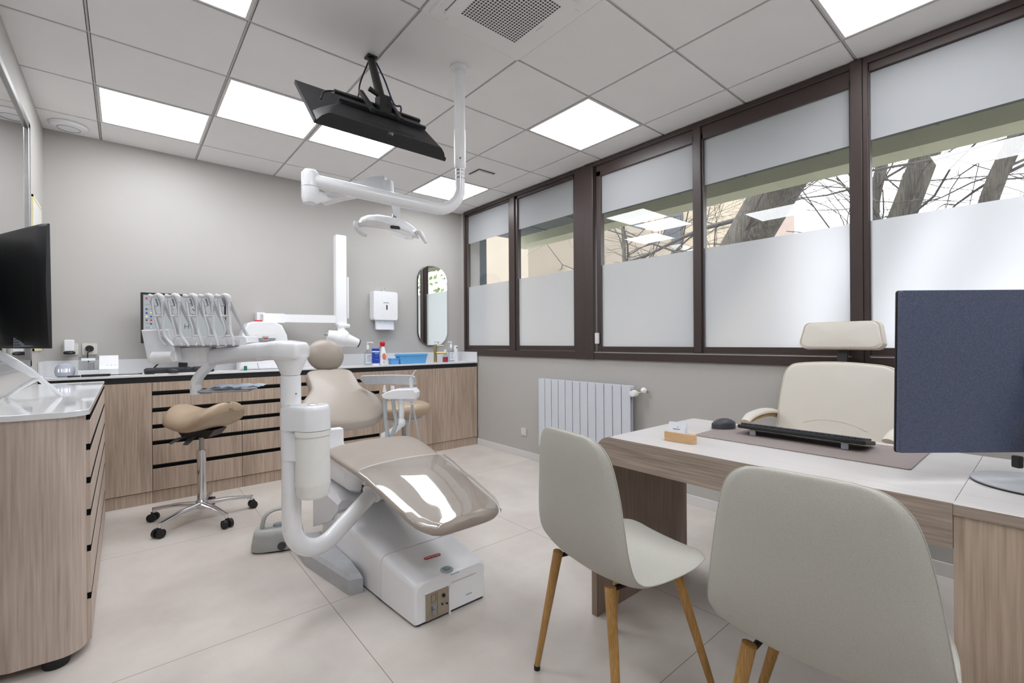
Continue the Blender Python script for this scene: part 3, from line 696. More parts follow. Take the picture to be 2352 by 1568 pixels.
def mouse(name, label, o, ux, s=1.0, mat='dgrey'):
    t = thing(name, label, 'mouse', o); o = V(o); ux = V(ux).normalized(); uy = V((0, 0, 1)).cross(ux)
    m = Matrix((ux, uy, V((0, 0, 1)))).transposed().to_4x4(); m.translation = o
    bm = nb(); rings = []
    for k in range(11):
        q = k/10; x = -.055+.11*q; w = .031*math.sqrt(max(.02, 1-(abs(q-.5)*2)**2.6)); h = .046*(.3+.7*math.sin(math.pi*(q*.8+.12))**.8)
        rings.append([V((x, w*math.cos(a), h*max(0, math.sin(a))**.7 if math.sin(a) > 0 else 0))*s for a in [2*math.pi*i/16 for i in range(16)]])
    loft(bm, rings, mat=m); part('shell', bm, mat, t)
    bm = nb(); box(bm, .018*s, .036*s, -.003*s, .003*s, .028*s, .0355*s, r=.0015, mat=m); part('scroll_wheel', bm, 'rubber', t)
    bm = nb(); box(bm, .005*s, .052*s, -.0005, .0005, .012*s, .0365*s, mat=m); 
    bm.free(); return t
kx0, kx1 = on(300, 850, 2, CT).x, on(460, 845, 2, CT).x
keyboard('keyboard', 'black computer keyboard on the back counter in front of the small monitor', (.33, 4.415, CT), (1, 0, 0), (0, 1, 0), .44, .125, R(9))
bm = nb(); slab(bm, rrect(.26, .03, .004), (.30, 4.349, CT+.003), (1, 0, 0), (0, 1, 0), .005, .002); solo('mouse_mat', bm, 'gwhite', 'thin white strip pad under the mouse at the counter edge', 'pad')
mouse('computer_mouse', 'black computer mouse at the counter edge in front of the keyboard', (.285, 4.352, CT+.0055), (1, 0, 0), .8, 'black')
# white dome machine with red top
x0, x1 = .735, 1.125; t = thing('steriliser', 'rounded white machine with control panel and red cap on the back counter', 'device', (.93, 4.5, CT))
bm = nb(); ol = [(-.195, 0), (.195, 0), (.195, .19), (.18, .30), (.14, .385), (.08, .415), (-.08, .415), (-.13, .40), (-.17, .31), (-.19, .2)]
n = len(ol); q = []
for i in range(n):
    a_, b_ = V(ol[i]+(0,)), V(ol[(i+1) % n]+(0,)); q += [a_, a_.lerp(b_, .35), a_.lerp(b_, .65)] if i > 1 else [a_]
slab(bm, [(p.x, p.y) for p in q], (.93, 4.505, CT), (1, 0, 0), (0, 0, 1), .18, .03, 4); part('housing', bm, 'gwhite', t, sharp=45)
bm = nb(); slab(bm, rrect(.2, .1, .03), (.94, 4.409, CT+.262), (1, 0, 0), (0, 0, 1), .004, .0015); part('control_panel', bm, 'swhite', t)
bm = nb(); slab(bm, [(-.085, .012), (-.075, .02), (.075, .02), (.085, .012), (.06, -.015), (-.06, -.015)], (.93, 4.4055, CT+.252), (1, 0, 0), (0, 0, 1), .005, .001); part('display_band', bm, 'mgrey', t)
bm = nb(); box(bm, .905, .955, 4.399, 4.404, CT+.248, CT+.288, r=.004); part('display', bm, 'lgrey', t)
bm = nb(); box(bm, .912, .948, 4.3975, 4.4, CT+.262, CT+.275); part('red_readout', bm, 'redled', t)
bm = nb(); box(bm, .86, .92, 4.46, 4.52, CT+.413, CT+.428, r=.004); part('cap', bm, 'red', t)
bm = nb(); lathe(bm, [(0, 0), (.012, 0), (.012, .035), (.008, .038), (0, .038)], (.775, 4.39, CT)); solo('green_capped_vial', bm, 'green', 'tiny green cap standing on the counter below the instrument arm', 'vial')
bm = nb(); tube(bm, [(.875, 4.38, CT+.003), (.865, 4.40, CT+.06)], .0025, 8); solo('metal_probe', bm, 'steel', 'thin upright metal rod on the counter beside the green cap', 'probe')
# X-ray unit on a folding wall arm
t = thing('xray_unit', 'white wall-mounted dental X-ray unit with folding arm and round head', 'X-ray unit', (1.6, 4.5, 1.4))
bm = nb(); slab(bm, rrect(.10, .86, .012), (1.58, 4.42, 1.785), (1, 0, 0), (0, 0, 1), .07, .01); part('vertical_arm', bm, 'gwhite', t)
bm = nb(); slab(bm, rrect(.018, .4, .006), (1.645, 4.42, 1.62), (1, 0, 0), (0, 0, 1), .05, .004); part('arm_cover', bm, 'swhite', t)
bm = nb()
a, b = on(600, 730, 1, 4.6), on(770, 733, 1, 4.43)
loft(bm, [[V((p.x, p.y+dy, p.z+dz)) for dy, dz in ((-.03, -h), (.03, -h), (.03, h), (-.03, h))] for p, h in ((a, .042), (a.lerp(b, .28), .042), (a.lerp(b, .3), .036), (b, .036))]); part('horizontal_arm', bm, 'gwhite', t)
bm = nb(); box(bm, a.x-.035, a.x+.035, 4.60, WY-.001, a.z-.05, a.z+.05, r=.006); part('wall_bracket', bm, 'swhite', t)
bm = nb(); box(bm, a.x-.012, a.x+.012, 4.567, 4.5695, a.z-.03, a.z+.03); part('rating_label', bm, 'lgrey', t)
c = on(786, 776, 1, 4.38)
bm = nb(); box(bm, 1.545, 1.655, 4.36, 4.46, 1.33, 1.37, r=.012); tube(bm, [(c.x, 4.4, 1.34), (c.x, 4.39, 1.25)], [.036, .034], 16); part('neck', bm, 'gwhite', t)
bm = nb(); ball(bm, c, .075, .07, .085); tube(bm, [c+V((0, 0, -.005)), c+V((.15, -.01, -.05))], [.07, .04], 20); tube(bm, [c+V((-.02, 0, 0)), c+V((-.13, .02, .03))], [.07, .045], 20); part('tube_head', bm, 'gwhite', t)
bm = nb(); tube(bm, [c+V((.148, -.01, -.049)), c+V((.158, -.0107, -.0525))], [.042, .042], 20); part('end_ring', bm, 'dgrey', t)
bm = nb(); tube(bm, [c+V((-.13, .02, .03)), c+V((-.16, .025, .038))], [.012, .01], 12); part('pointer', bm, 'mgrey', t)

# right hand group on the counter
def bottle(name, label, x, y, prof, mat, cat='bottle', group=None):
    bm = nb(); lathe(bm, prof, (x, y, CT)); return solo(name, bm, mat, label, cat, group)
def pump(label, x, y, dirx, group=None):
    t = thing('pump_bottle', label, 'bottle', (x, y, CT), 0, group)
    bm = nb(); slab(bm, rrect(.075, .05, .018), (x, y, CT+.066), (1, 0, 0), (0, 1, 0), .13, .008); tube(bm, [(x, y, CT+.13), (x, y, CT+.16)], [.022, .012], 16); part('body', bm, 'bottle', t)
    bm = nb(); box(bm, x-.032, x+.032, y-.0275, y-.0262, CT+.02, CT+.11); part('label_sheet', bm, 'paper', t)
    bm = nb(); 
    for k in range(5): box(bm, x-.024, x+.02-.006*(k % 3), y-.0283, y-.0276, CT+.095-k*.014, CT+.098-k*.014)
    part('print', bm, 'ink', t)
    bm = nb(); lathe(bm, [(0, .155), (.013, .157), (.016, .172), (.013, .195), (.006, .2), (.006, .22), (.012, .222), (.012, .232), (0, .233)], (x, y, CT)); tube(bm, [(x, y, CT+.227), (x+dirx*.035, y-.01, CT+.229), (x+dirx*.05, y-.014, CT+.22)], .005, 8, sm=3); part('pump_head', bm, 'gwhite', t)
    return t
gx = lambda px, py, y: on(px, py, 1, y).x
pump('clear pump bottle left of the blue wipes tub on the back counter', gx(845, 830, 4.47), 4.47, 1)
x = gx(863, 830, 4.42); t = thing('wipes_tub', 'round blue-labelled wipes tub with blue lid between pump and spray bottles', 'tub', (x, 4.42, CT))
bm = nb(); lathe(bm, [(0, 0), (.036, 0), (.038, .006), (.038, .018), (0, .018)], (x, 4.42, CT)); lathe(bm, [(0, .13), (.038, .13), (.038, .142), (0, .142)], (x, 4.42, CT)); part('body', bm, 'gwhite', t)
bm = nb(); lathe(bm, [(0, .018), (.0376, .018), (.0376, .13), (0, .13)], (x, 4.42, CT)); part('label_wrap', bm, 'bluep', t)
bm = nb(); lathe(bm, [(0, .142), (.039, .142), (.039, .164), (.036, .168), (0, .168)], (x, 4.42, CT)); part('lid', bm, 'bluep', t)
bm = nb(); box(bm, x-.025, x+.012, 4.3815, 4.3825, CT+.112, CT+.124); box(bm, x-.02, x+.006, 4.3815, 4.3825, CT+.09, CT+.094); box(bm, x-.02, x+.01, 4.3815, 4.3825, CT+.055, CT+.058); part('print', bm, 'sky', t)
x = gx(881, 830, 4.40); y = 4.41; t = thing('spray_bottle', 'white spray bottle with red trigger head and orange label', 'bottle', (x, y, CT))
bm = nb(); loft(bm, [[V((x+w*math.cos(a), y+d*math.sin(a), CT+z)) for a in [2*math.pi*k/20 for k in range(20)]] for w, d, z in ((.03, .02, 0), (.037, .026, .006), (.038, .026, .05), (.033, .024, .11), (.022, .019, .15), (.015, .015, .175), (.015, .015, .186))]); part('body', bm, 'gwhite', t)
bm = nb(); slab(bm, [(0.02*math.cos(a), .034*math.sin(a)) for a in [2*math.pi*k/20 for k in range(20)]], (x, y-.0262, CT+.085), (1, 0, 0), (0, .14, 1), .003, .001); part('label_sheet', bm, 'orange', t)
bm = nb(); box(bm, x-.012, x+.012, y-.0285, y-.027, CT+.072, CT+.078); box(bm, x-.014, x+.006, y-.028, y-.026, CT+.022, CT+.027); part('print', bm, 'ink', t)
bm = nb(); lathe(bm, [(0, .186), (.016, .186), (.016, .2), (0, .2)], (x, y, CT)); box(bm, x-.034, x+.02, y-.012, y+.012, CT+.2, CT+.232, r=.008); tube(bm, [(x-.022, y, CT+.205), (x-.03, y, CT+.185), (x-.036, y, CT+.17)], [.006, .005, .004], 8); part('trigger_head', bm, 'red', t)
def tub(x0, x1, y0, y1, h, name, label, lid=.018, ear=0):
    t = thing(name, label, 'box', ((x0+x1)/2, (y0+y1)/2, CT))
    bm = nb(); k = .012 if ear else .002
    loft(bm, [[V((a, b, z)) for a, b in ((x0+i, y0+i), (x1-i, y0+i), (x1-i, y1-i), (x0+i, y1-i))] for i, z in ((k, CT), (0, CT+h))]); part('body', bm, 'sky', t)
    bm = nb(); box(bm, x0-.005, x1+.005, y0-.005, y1+.005, CT+h, CT+h+lid, r=.004); 
    if ear: box(bm, x1, x1+.03, y0+.03, y1-.03, CT+h, CT+h+.008, r=.002); box(bm, x0-.03, x0, y0+.03, y1-.03, CT+h, CT+h+.008, r=.002)
    part('lid', bm, 'sky', t)
tub(gx(895, 830, 4.45), gx(913, 830, 4.45), 4.41, 4.48, .05, 'small_tub', 'small sky blue plastic tub left of the large blue box', .012)
tub(gx(918, 828, 4.40), gx(979, 828, 4.40), 4.38, 4.50, .085, 'storage_box', 'large sky blue plastic box with lid beside the brass tap', .02, 1)
x = gx(1000, 830, 4.52); t = thing('basin_tap', 'brushed brass basin tap under the oval mirror', 'tap', (x, 4.52, CT))
bm = nb(); lathe(bm, [(0, 0), (.028, 0), (.028, .004), (.019, .006), (.019, .2), (0, .2)], (x, 4.52, CT)); part('body', bm, 'brass', t)
bm = nb(); tube(bm, [(x, 4.52, CT+.105), (x+.085, 4.44, CT+.105), (x+.09, 4.435, CT+.09)], .013, 12); part('spout', bm, 'brass', t)
bm = nb(); tube(bm, [(x, 4.52, CT+.188), (x+.075, 4.46, CT+.19)], .004, 8); part('lever', bm, 'brass', t)
x = gx(1023, 828, 4.47); t = thing('mouthwash_bottle', 'small clear bottle holding red liquid, white cap, right of the tap', 'bottle', (x, 4.47, CT))
bm = nb(); lathe(bm, [(0, .0), (.03, .0), (.033, .008), (.033, .07), (.026, .09), (.013, .105), (.013, .12)], (x, 4.47, CT)); part('body', bm, 'bottle', t)
bm = nb(); lathe(bm, [(0, .002), (.0295, .002), (.031, .01), (.031, .058), (0, .058)], (x, 4.47, CT)); part('liquid', bm, 'redliq', t)
bm = nb(); lathe(bm, [(0, .118), (.015, .118), (.015, .142), (0, .143)], (x, 4.47, CT)); part('cap', bm, 'gwhite', t)
pump('clear pump bottle right of the red liquid bottle near the window wall', gx(1036, 825, 4.52), 4.52, -1)
x = gx(1049, 800, 4.58); bm = nb(); lathe(bm, [(0, 0), (.024, 0), (.024, .17), (.02, .185), (0, .187)], (x, 4.60, CT)); t = solo('tall_white_canister', bm, 'gwhite', 'tall slim white canister in the far right corner of the worktop', 'canister')
bm = nb(); box(bm, x-.012, x+.012, 4.573, 4.577, CT+.155, CT+.165); part('print', bm, 'ink', t)

# ================================================================== LEFT PENINSULA
PX, PY0, PY1, PT = -.104, 2.355, 4.12, .942
t = thing('mobile_cabinet', 'oak peninsula cabinet with glossy white top and rounded corner, on a black castor', 'cabinet', (-.27, 3.3, 0))
def plan(inset=0, r=.075):
    x1 = PX-inset; y0 = PY0+inset; out = [(WL+.005, PY1), (WL+.005, y0+.055), (-.36, y0+.03), (x1-.2, y0+.012)]
    for k in range(9):
        a = R(-90+90*k/8); out.append((x1-r+r*math.cos(a), y0+r+r*math.sin(a)*1.0))
    out.append((x1, PY1)); return out
def ext(bm, ol, z0, z1, b=0):
    cx = sum(p[0] for p in ol)/len(ol); cy = sum(p[1] for p in ol)/len(ol)
    def rg(z, k): return [V((cx+(x-cx)*(1-k/.2), cy+(y-cy)*(1-k), z)) for x, y in ol]
    loft(bm, ([rg(z0, b), rg(z0+b, 0), rg(z1-b, 0), rg(z1, b)] if b else [rg(z0, 0), rg(z1, 0)]))
bm = nb(); ol = plan(0.012); 
loft(bm, [[V((x, y, z)) for x, y in ol] for z in (.035, PT-.0225)]); part('body', bm, 'wv', t)
bm = nb(); loft(bm, [[V((x, y, z)) for x, y in plan(-.0)] for z in (PT-.022, PT-.002)]+[[V((x, y, PT)) for x, y in plan(.002)]]); top_ = part('worktop', bm, 'stone', t)
ed = [.892, .79, .66, .535, .395, .21, .04]
for k in range(6):
    bm = nb(); box(bm, PX-.02, PX-.0, PY0+.085, PY1-.02, ed[k+1]+(.012 if k < 5 else 0), ed[k]-(.012 if k else -.003), r=.001, seg=1); part('drawer', bm, 'wv', t)
bm = nb()
for z in ed[1:6]: box(bm, PX-.02, PX-.0006, PY0+.085, PY1-.02, z-.0115, z+.0115)
box(bm, PX-.02, PX-.0006, PY0+.085, PY1-.02, .897, PT-.0226)
part('grip_rail', bm, 'mblack', t, label='black recessed grip rails')
c = on(142, 1533, 2, .015)
for (x, y) in ((-.20, 2.405), (-.175, 4.1)):
    bm = nb(); lathe(bm, [(0, 0), (.036, 0), (.04, .012), (.04, .034), (0, .034)], (x, y, 0)); part('castor', bm, 'rubber', t, label='black castor wheel')

# left monitor on a white folding stand
t = thing('desk_monitor', 'large curved black monitor seen from behind, at the left edge of the photo', 'monitor', (-.36, 2.7, PT))
rows = []; n = 12
for k in range(n+1):
    q = k/n; px = 114-118*q; d = 1.75+.17*q+.03*q*q
    rows.append((px, d))
def mon_pt(px, py, d, off=0): return at(px, py, d)+fw*off
bm = nb(); rings = []
for k, (px, d) in enumerate(rows):
    q = k/n; hh = .475; zb = at(118, 800, 1.75).z; ang = V((0, 0, 0))
    f = .0135 if k else .004
    pb = at(px+4, 800, d); dd = fw
    pts = []
    for z, o in ((zb, -f), (zb+hh*.03, -f-.006), (zb+hh*.5, -f-.012-.02*min(1, q*2)), (zb+hh*.97, -f-.006), (zb+hh, -f), (zb+hh, f*.8), (zb, f*.8)):
        lean = (z-zb)/hh*-.006
        p = V((pb.x, pb.y, z))+dd*o+rr*lean; pts.append(p)
    rings.append(pts)
loft(bm, rings); part('casing', bm, 'black', t, sharp=40)
a, b, c_, d_ = at(31, 762, 1.842), at(81, 760, 1.768), at(82, 795, 1.772), at(31, 797, 1.846)
bm = nb(); loft(bm, [[p-fw*.0005 for p in (a, b, c_, d_)], [p+fw*.012 for p in (a, b, c_, d_)]]); st = part('sticker', bm, 'sticker', t, label='grey rating label')
ux = (b-a).normalized(); uy = (a-d_).normalized(); W_ = (b-a).length; H_ = (a-d_).length; bm = nb(); rng = random.Random(5)
for q in range(9):
    yy = .1+.09*q
    for xx, ww in ((.06, .2+.12*rng.random()), (.52, .3+.12*rng.random())):
        p = d_+ux*W_*xx+uy*H_*yy-fw*.0012; m = Matrix((ux, uy, ux.cross(uy))).transposed().to_4x4(); m.translation = p
        if rng.random() < .8: box(bm, 0, W_*ww, 0, H_*(.03+.03*rng.random()), -.0008, .0003, mat=m)
part('print', bm, 'ink', st)
hub = at(87, 868, 2.05); 
bm = nb(); ball(bm, hub, .017, .017, .012); tube(bm, [hub, at(68, 855, 2.0), at(30, 832, 1.93), at(-8, 812, 1.9)], [.011, .016, .019, .02], 14, flat=(1.5, .55)); part('neck', bm, 'gwhite', t)
for q in ((138, 908), (14, 912)):
    f = on(q[0], q[1], 2, PT+.005)
    if f.x < WL+.02: f.x = WL+.02
    h2 = hub.copy()
    bm = nb(); tube(bm, [hub, hub.lerp(f, .5)+V((0, 0, .004)), f+V((0, 0, .003))], [.011, .012, .0095], 12, flat=(1.1, .7)); part('leg', bm, 'gwhite', t)

# ================================================================== SADDLE STOOLS
def star_base(t, cx, cy, r, a0, hub_z, mat='chrome', wheel=.027):
    bm = nb(); lathe(bm, [(0, hub_z-.03), (.03, hub_z-.03), (.036, hub_z-.01), (.034, hub_z+.02), (.026, hub_z+.03), (0, hub_z+.03)], (cx, cy, 0)); part('hub', bm, mat, t)
    for k in range(5):
        a = R(a0+72*k); d = V((math.cos(a), math.sin(a), 0)); c = V((cx, cy, 0)); e = c+d*r
        bm = nb(); tube(bm, [c+d*.02+V((0, 0, hub_z)), c+d*r*.5+V((0, 0, hub_z-.002)), e+V((0, 0, .082))], [.021, .017, .014], 12, flat=(1, .8)); cyl(bm, e+V((0, 0, .06)), e+V((0, 0, .09)), .012); lg = part('leg', bm, mat, t)
        s = d.cross(V((0, 0, 1))); w = e+d*.008+V((0, 0, wheel)); 
        bm = nb(); cyl(bm, w-s*.028, w-s*.008, wheel, n=20); cyl(bm, w+s*.008, w+s*.028, wheel, n=20); box(bm, -.012, .012, -.006, .006, 0, .04, r=.004, mat=Matrix.Translation(w+V((0, 0, -.004)))); part('castor', bm, 'rubber', lg)
sx, sy = .396, 3.75
t = thing('saddle_stool', 'tan saddle stool on a polished five-star base with black castors', 'stool', (sx, sy, 0))
star_base(t, sx, sy, .30, 2, .105)
bm = nb(); lathe(bm, [(.027, .12), (.027, .46), (.024, .468), (0, .468)], (sx, sy, 0)); part('column', bm, 'chrome', t)
bm = nb(); lathe(bm, [(.0145, .46), (.0145, .60), (0, .60)], (sx, sy, 0)); part('gas_lift', bm, 'steel', t)
bm = nb(); tube(bm, [V((sx, sy, .585))-rr*.075, V((sx, sy, .585))+rr*.1], [.05, .05], 4, flat=(1.0, .5)); 
bm.free(); bm = nb(); loft(bm, [[V((sx, sy, z))+rr*a+fw*b for a, b in ((-w, -.07), (w*1.15, -.07), (w*1.15, .07), (-w, .07))] for z, w in ((.565, .08), (.615, .115))]); part('mechanism', bm, 'black', t)
for dx, dy in ((-.08, -.1), (.01, -.12)):
    bm = nb(); p = V((sx, sy, .58))+rr*dx*.6+fw*(-.05); e = V((sx, sy, .565))+rr*dx+fw*dy; tube(bm, [p, e], .006, 8); tube(bm, [e, e+(e-p).normalized()*.05-V((0, 0, .012))], [.016, .012], 12, flat=(1.5, .5)); part('lever', bm, 'dgrey', t)
def saddle(cx, cy, z0, L, Wd, ax, ay, sag, thick, mat, t, name='seat', split=True):
    """ax along the seat, ay across"""
    c = V((cx, cy, z0)); rings = []; N = 30
    for k in range(N+1):
        q = k/N; s = q*2-1
        rnd = max(.12, (1-abs(s)**5)**.5); w = Wd/2*rnd*(.80+.20*q); zz = sag*(abs(s-.05)**1.8)*(1.5 if s > 0 else .75)
        th = thick*max(.3, rnd)*(.9 if s < 0 else 1)
        ring = []
        for i in range(24):
            a = 2*math.pi*i/24; x = math.cos(a); y = math.sin(a)
            yy = math.copysign(abs(y)**.85, y); xx = math.copysign(abs(x)**.85, x)
            drop = -.05*abs(xx)**2.2*(1-.5*q if s < .4 else .6)
            notch = 0
            if split and q > .7 and y > 0: notch = -.045*max(0, 1-abs(xx)/.3)*((q-.7)/.3)
            ring.append(c+ax*(s*L/2)+ay*(xx*w)+V((0, 0, zz+yy*th/2+drop+notch)))
        rings.append(ring)
    bm = nb(); loft(bm, rings); return part(name, bm, mat, t, sharp=60)
hd = (rr*1+fw*-.35); hd.z = 0; hd.normalize(); sd = V((0, 0, 1)).cross(hd)
saddle(sx+.005, sy-.02, .68, .52, .37, hd, sd, .075, .135, 'stoolb', t)
# second stool behind the dental chair
t = thing('assistant_stool', 'second tan stool partly hidden behind the dental chair backrest', 'stool', (1.72, 3.35, 0))
star_base(t, 1.72, 3.4, .28, 20, .1)
bm = nb(); lathe(bm, [(.026, .12), (.026, .40), (0, .4)], (1.72, 3.4, 0)); part('column', bm, 'chrome', t)
bm = nb(); lathe(bm, [(.016, .4), (.016, .57), (0, .57)], (1.72, 3.4, 0)); part('gas_lift', bm, 'steel', t)
bm = nb(); lathe(bm, [(0, .56), (.12, .56), (.15, .585), (.15, .6), (0, .6)], (1.72, 3.4, 0)); tube(bm, [(1.70, 3.37, .575), (1.53, 3.17, .545)], .008, 8); part('seat_pan', bm, 'lgrey', t)
bm = nb(); lathe(bm, [(0, .6), (.16, .6), (.2, .615), (.215, .65), (.205, .685), (.16, .705), (0, .71)], (1.72, 3.4, 0)); part('seat', bm, 'stoolb', t, sharp=60)

# ================================================================== DENTAL UNIT
CX = 1.085
t = thing('dental_chair', 'taupe dental treatment chair with white base, instrument column and clear footrest cover', 'dental chair', (CX, 2.3, 0))
DC = t
# base cover
def basering(y, x0, x1, zt, e=.03):
    return [V(p) for p in ((x0, y, .012), (x0, y, zt-e), (x0+e*.3, y, zt-e*.3), (x0+e, y, zt), (x1-e, y, zt), (x1-e*.3, y, zt-e*.3), (x1, y, zt-e), (x1, y, .012))]
bm = nb(); loft(bm, [basering(1.722, .925, 1.27, .172), basering(1.73, .915, 1.28, .18), basering(2.0, .893, 1.297, .21)]); bc = part('front_cover', bm, 'gwhite', t)
bm = nb(); loft(bm, [basering(2.004, .893, 1.297, .211), basering(2.3, .875, 1.305, .245), basering(2.62, .87, 1.31, .29), basering(2.8, .89, 1.29, .27)]); part('rear_cover', bm, 'gwhite', t)
bm = nb(); loft(bm, [[V((x, y, z)) for x, y in ((.93, 1.727), (1.265, 1.727), (1.295, 2.02), (1.3, 2.8), (.88, 2.8), (.897, 2.02))] for z in (0, .02)]); part('floor_plate', bm, 'dgrey', t)
bm = nb(); box(bm, .965, 1.075, 1.7175, 1.724, .012, .128); cp = part('connector_panel', bm, 'panel', t, label='beige metal connector panel')
bm = nb()
for (x, z, r_) in ((1.05, .095, .008), (1.043, .06, .004), (1.066, .055, .004)): cyl(bm, (x, 1.7185, z), (x, 1.712, z), r_, n=12)
part('socket_hole', bm, 'black', cp)
bm = nb(); tube(bm, [(.99, 1.717, .115), (1.012, 1.717, .115), (1.012, 1.717, .085), (.99, 1.717, .085), (.99, 1.717, .115)], .0008, 4); box(bm, 1.0185, 1.0195, 1.7165, 1.718, .022, .118); part('panel_outline', bm, 'ink', cp)
for z in (.068, .048):
    bm = nb(); cyl(bm, (1.0, 1.72, z), (1.0, 1.704, z), .009, n=14); part('hose_coupling', bm, 'mgrey', cp)
bm = nb(); box(bm, 1.078, 1.086, 1.716, 1.724, .0, .12); box(bm, .96, 1.09, 1.716, 1.7225, .128, .132); part('panel_flange', bm, 'gwhite', cp)
bm = nb(); box(bm, 1.095, 1.225, 1.7195, 1.7245, .132, .1335); box(bm, 1.17, 1.20, 1.7185, 1.7245, .05, .054); part('hatch_line', bm, 'lgrey', bc)
def ptop(px, py, y): 
    p = on(px, py, 1, y); return p
sl = math.atan2(.03, .27)
def base_z(y): return .18+(y-1.73)*.03/.27
def top_xy(px, py):
    z = .19
    for _ in range(6): p = on(px, py, 2, z); z = base_z(p.y)
    return V((p.x, p.y, z))
c = top_xy(993, 1278); ux = V((1, 0, 0)); uy = V((0, math.cos(sl), math.sin(sl)))
bm = nb(); slab(bm, rrect(.085, .021, .0104, 8), c+V((0, 0, .001)), (1, -.05, 0), uy, .003, .001); lg = part('brand_badge', bm, 'logo', bc)
bm = nb()
for k, (w_, h_) in enumerate(((.010, .0042), (.0045, .0046), (.004, .0046), (.004, .0058), (.0042, .0046), (.0042, .0046), (.0055, .0046))):
    q = c+V((-.029+.0098*k, .0015*(.5-k/6), .0024)); tube(bm, [q+V((w_*math.cos(a_), 0, 0))*.85+uy*h_*math.sin(a_) for a_ in [2*math.pi*i_/14 for i_ in range(11 if k % 2 == 0 else 15)]], .0007, 5)
part('badge_lettering', bm, 'gwhite', lg, label='tiny white looping letters')
c = top_xy(1026, 1308); bm = nb(); lathe(bm, [(0, 0), (.03, 0), (.028, .004), (.02, .006), (0, .004)], c+V((0, 0, -.001))); part('power_button_ring', bm, 'lgrey', bc)
bm = nb(); lathe(bm, [(0, 0), (.018, 0), (.016, .009), (0, .01)], c+V((0, 0, 0))); part('power_button', bm, 'teal', bc)
bm = nb()
for k in range(6): box(bm, -.0022, .0022, -.0035, .0035, -.0006, .0006, mat=Matrix.Translation(c+V((-.004+.0075*k, -.043, -.0042))))
part('button_caption', bm, 'teal', bc, label='tiny teal caption')
# grey foot beside the base
bm = nb(); loft(bm, [[V(p) for p in ((.80, 2.155, z), (.862, 2.135, z), (.875, 2.3, z), (.875, 2.78, z), (.80, 2.83, z), (.735, 2.8, z), (.73, 2.6, z))] for z in (0, .07)]+[[V(p) for p in ((.81, 2.175, z), (.856, 2.15, z), (.87, 2.3, z), (.87, 2.78, z), (.8, 2.81, z), (.75, 2.79, z), (.745, 2.6, z))] for z in (.088,)]); part('side_foot', bm, 'lgrey', t)
# lift housing
bm = nb()
def sk(y, x0, x1, z0, z1, e=.03): return [V(p) for p in ((x0, y, z0), (x0, y, z1-e), (x0+e, y, z1), (x1-e, y, z1), (x1, y, z1-e), (x1, y, z0))]
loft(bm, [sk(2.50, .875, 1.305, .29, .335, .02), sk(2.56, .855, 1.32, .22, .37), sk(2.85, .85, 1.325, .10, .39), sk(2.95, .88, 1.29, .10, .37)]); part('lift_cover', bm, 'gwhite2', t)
def rr_ring(x0, x1, y0, y1, z, r_): return [V(((x0+x1)/2+a_, (y0+y1)/2+b_, z)) for a_, b_ in rrect(x1-x0, y1-y0, r_)]
bm = nb(); loft(bm, [rr_ring(.95, 1.22, 2.48, 2.80, .365, .05), rr_ring(.915, 1.255, 2.43, 2.84, .40, .06), rr_ring(.865, 1.30, 2.34, 2.88, .515, .07), rr_ring(.86, 1.305, 2.33, 2.89, .56, .07), rr_ring(.87, 1.29, 2.35, 2.5, .60, .05)]); part('seat_support', bm, 'gwhite', t, sharp=50)
bm = nb(); loft(bm, [rr_ring(.985, 1.2, 2.30, 2.5, .375, .03), rr_ring(.97, 1.21, 2.26, 2.5, .425, .03)]); part('black_bellows', bm, 'black', t)
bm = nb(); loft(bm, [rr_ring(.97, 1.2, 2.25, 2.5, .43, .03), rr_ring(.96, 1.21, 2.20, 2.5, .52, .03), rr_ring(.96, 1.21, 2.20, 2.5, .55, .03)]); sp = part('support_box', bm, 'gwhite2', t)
bm = nb(); box(bm, .9655, .967, 2.215, 2.27, .455, .50, mat=None); part('rating_plate', bm, 'lgrey', sp)
bm = nb(); tube(bm, [at(680, 904, 1.945), at(680, 904, 1.94)], .004, 10); part('column_screw', bm, 'steel', t)
# upholstery
def zc(y):
    P = [(1.56, .474), (1.65, .488), (1.75, .508), (1.85, .53), (1.95, .553), (2.1, .585), (2.3, .612), (2.45, .63), (2.56, .64)]
    for (a, b), (c, d) in zip(P[:-1], P[1:]):
        if y <= c: return b+(d-b)*(max(y, a)-a)/(c-a)
    return P[-1][1]
def hw(y):
    P = [(1.56, .085), (1.563, .09), (1.57, .135), (1.59, .172), (1.63, .196), (1.70, .208), (1.8, .214), (1.95, .222), (2.1, .232), (2.2, .241), (2.3, .253), (2.40, .263), (2.49, .266), (2.535, .254), (2.553, .235), (2.56, .05)]
    for (a, b), (c, d) in zip(P[:-1], P[1:]):
        if y <= c: return b+(d-b)*(max(y, a)-a)/(c-a)
    return P[-1][1]
def seat_loft(y0, y1, grow, th, mat, name, N=34, close0=True):
    ys = [y0+(y1-y0)*(k/N) for k in range(N+1)]
    ys = sorted(set([1.5605, 1.563, 1.568, 1.58, 1.6, 1.62, 2.49, 2.53, 2.553, 2.5595]+[y for y in ys if y < 2.553])) if y0 < 1.57 else ys
    rings = []
    for y in ys:
        if y < y0 or y > y1: continue
        w = max(.002, hw(y)+grow); tt = th*(1 if 1.575 < y < 2.55 else .6 if 1.562 < y < 2.559 else .2); ring = []
        for i in range(32):
            a = 2*math.pi*i/32; x = math.copysign(abs(math.cos(a))**.35, math.cos(a)); z = math.copysign(abs(math.sin(a))**.62, math.sin(a))
            crown = -.014*abs(x)**2*(tt/th) if z > 0 else 0
            ring.append(V((CX+x*w, y, zc(y)-.03+z*tt/2+crown)))
        rings.append(ring)
    bm = nb(); loft(bm, rings); return part(name, bm, mat, t, sharp=60)
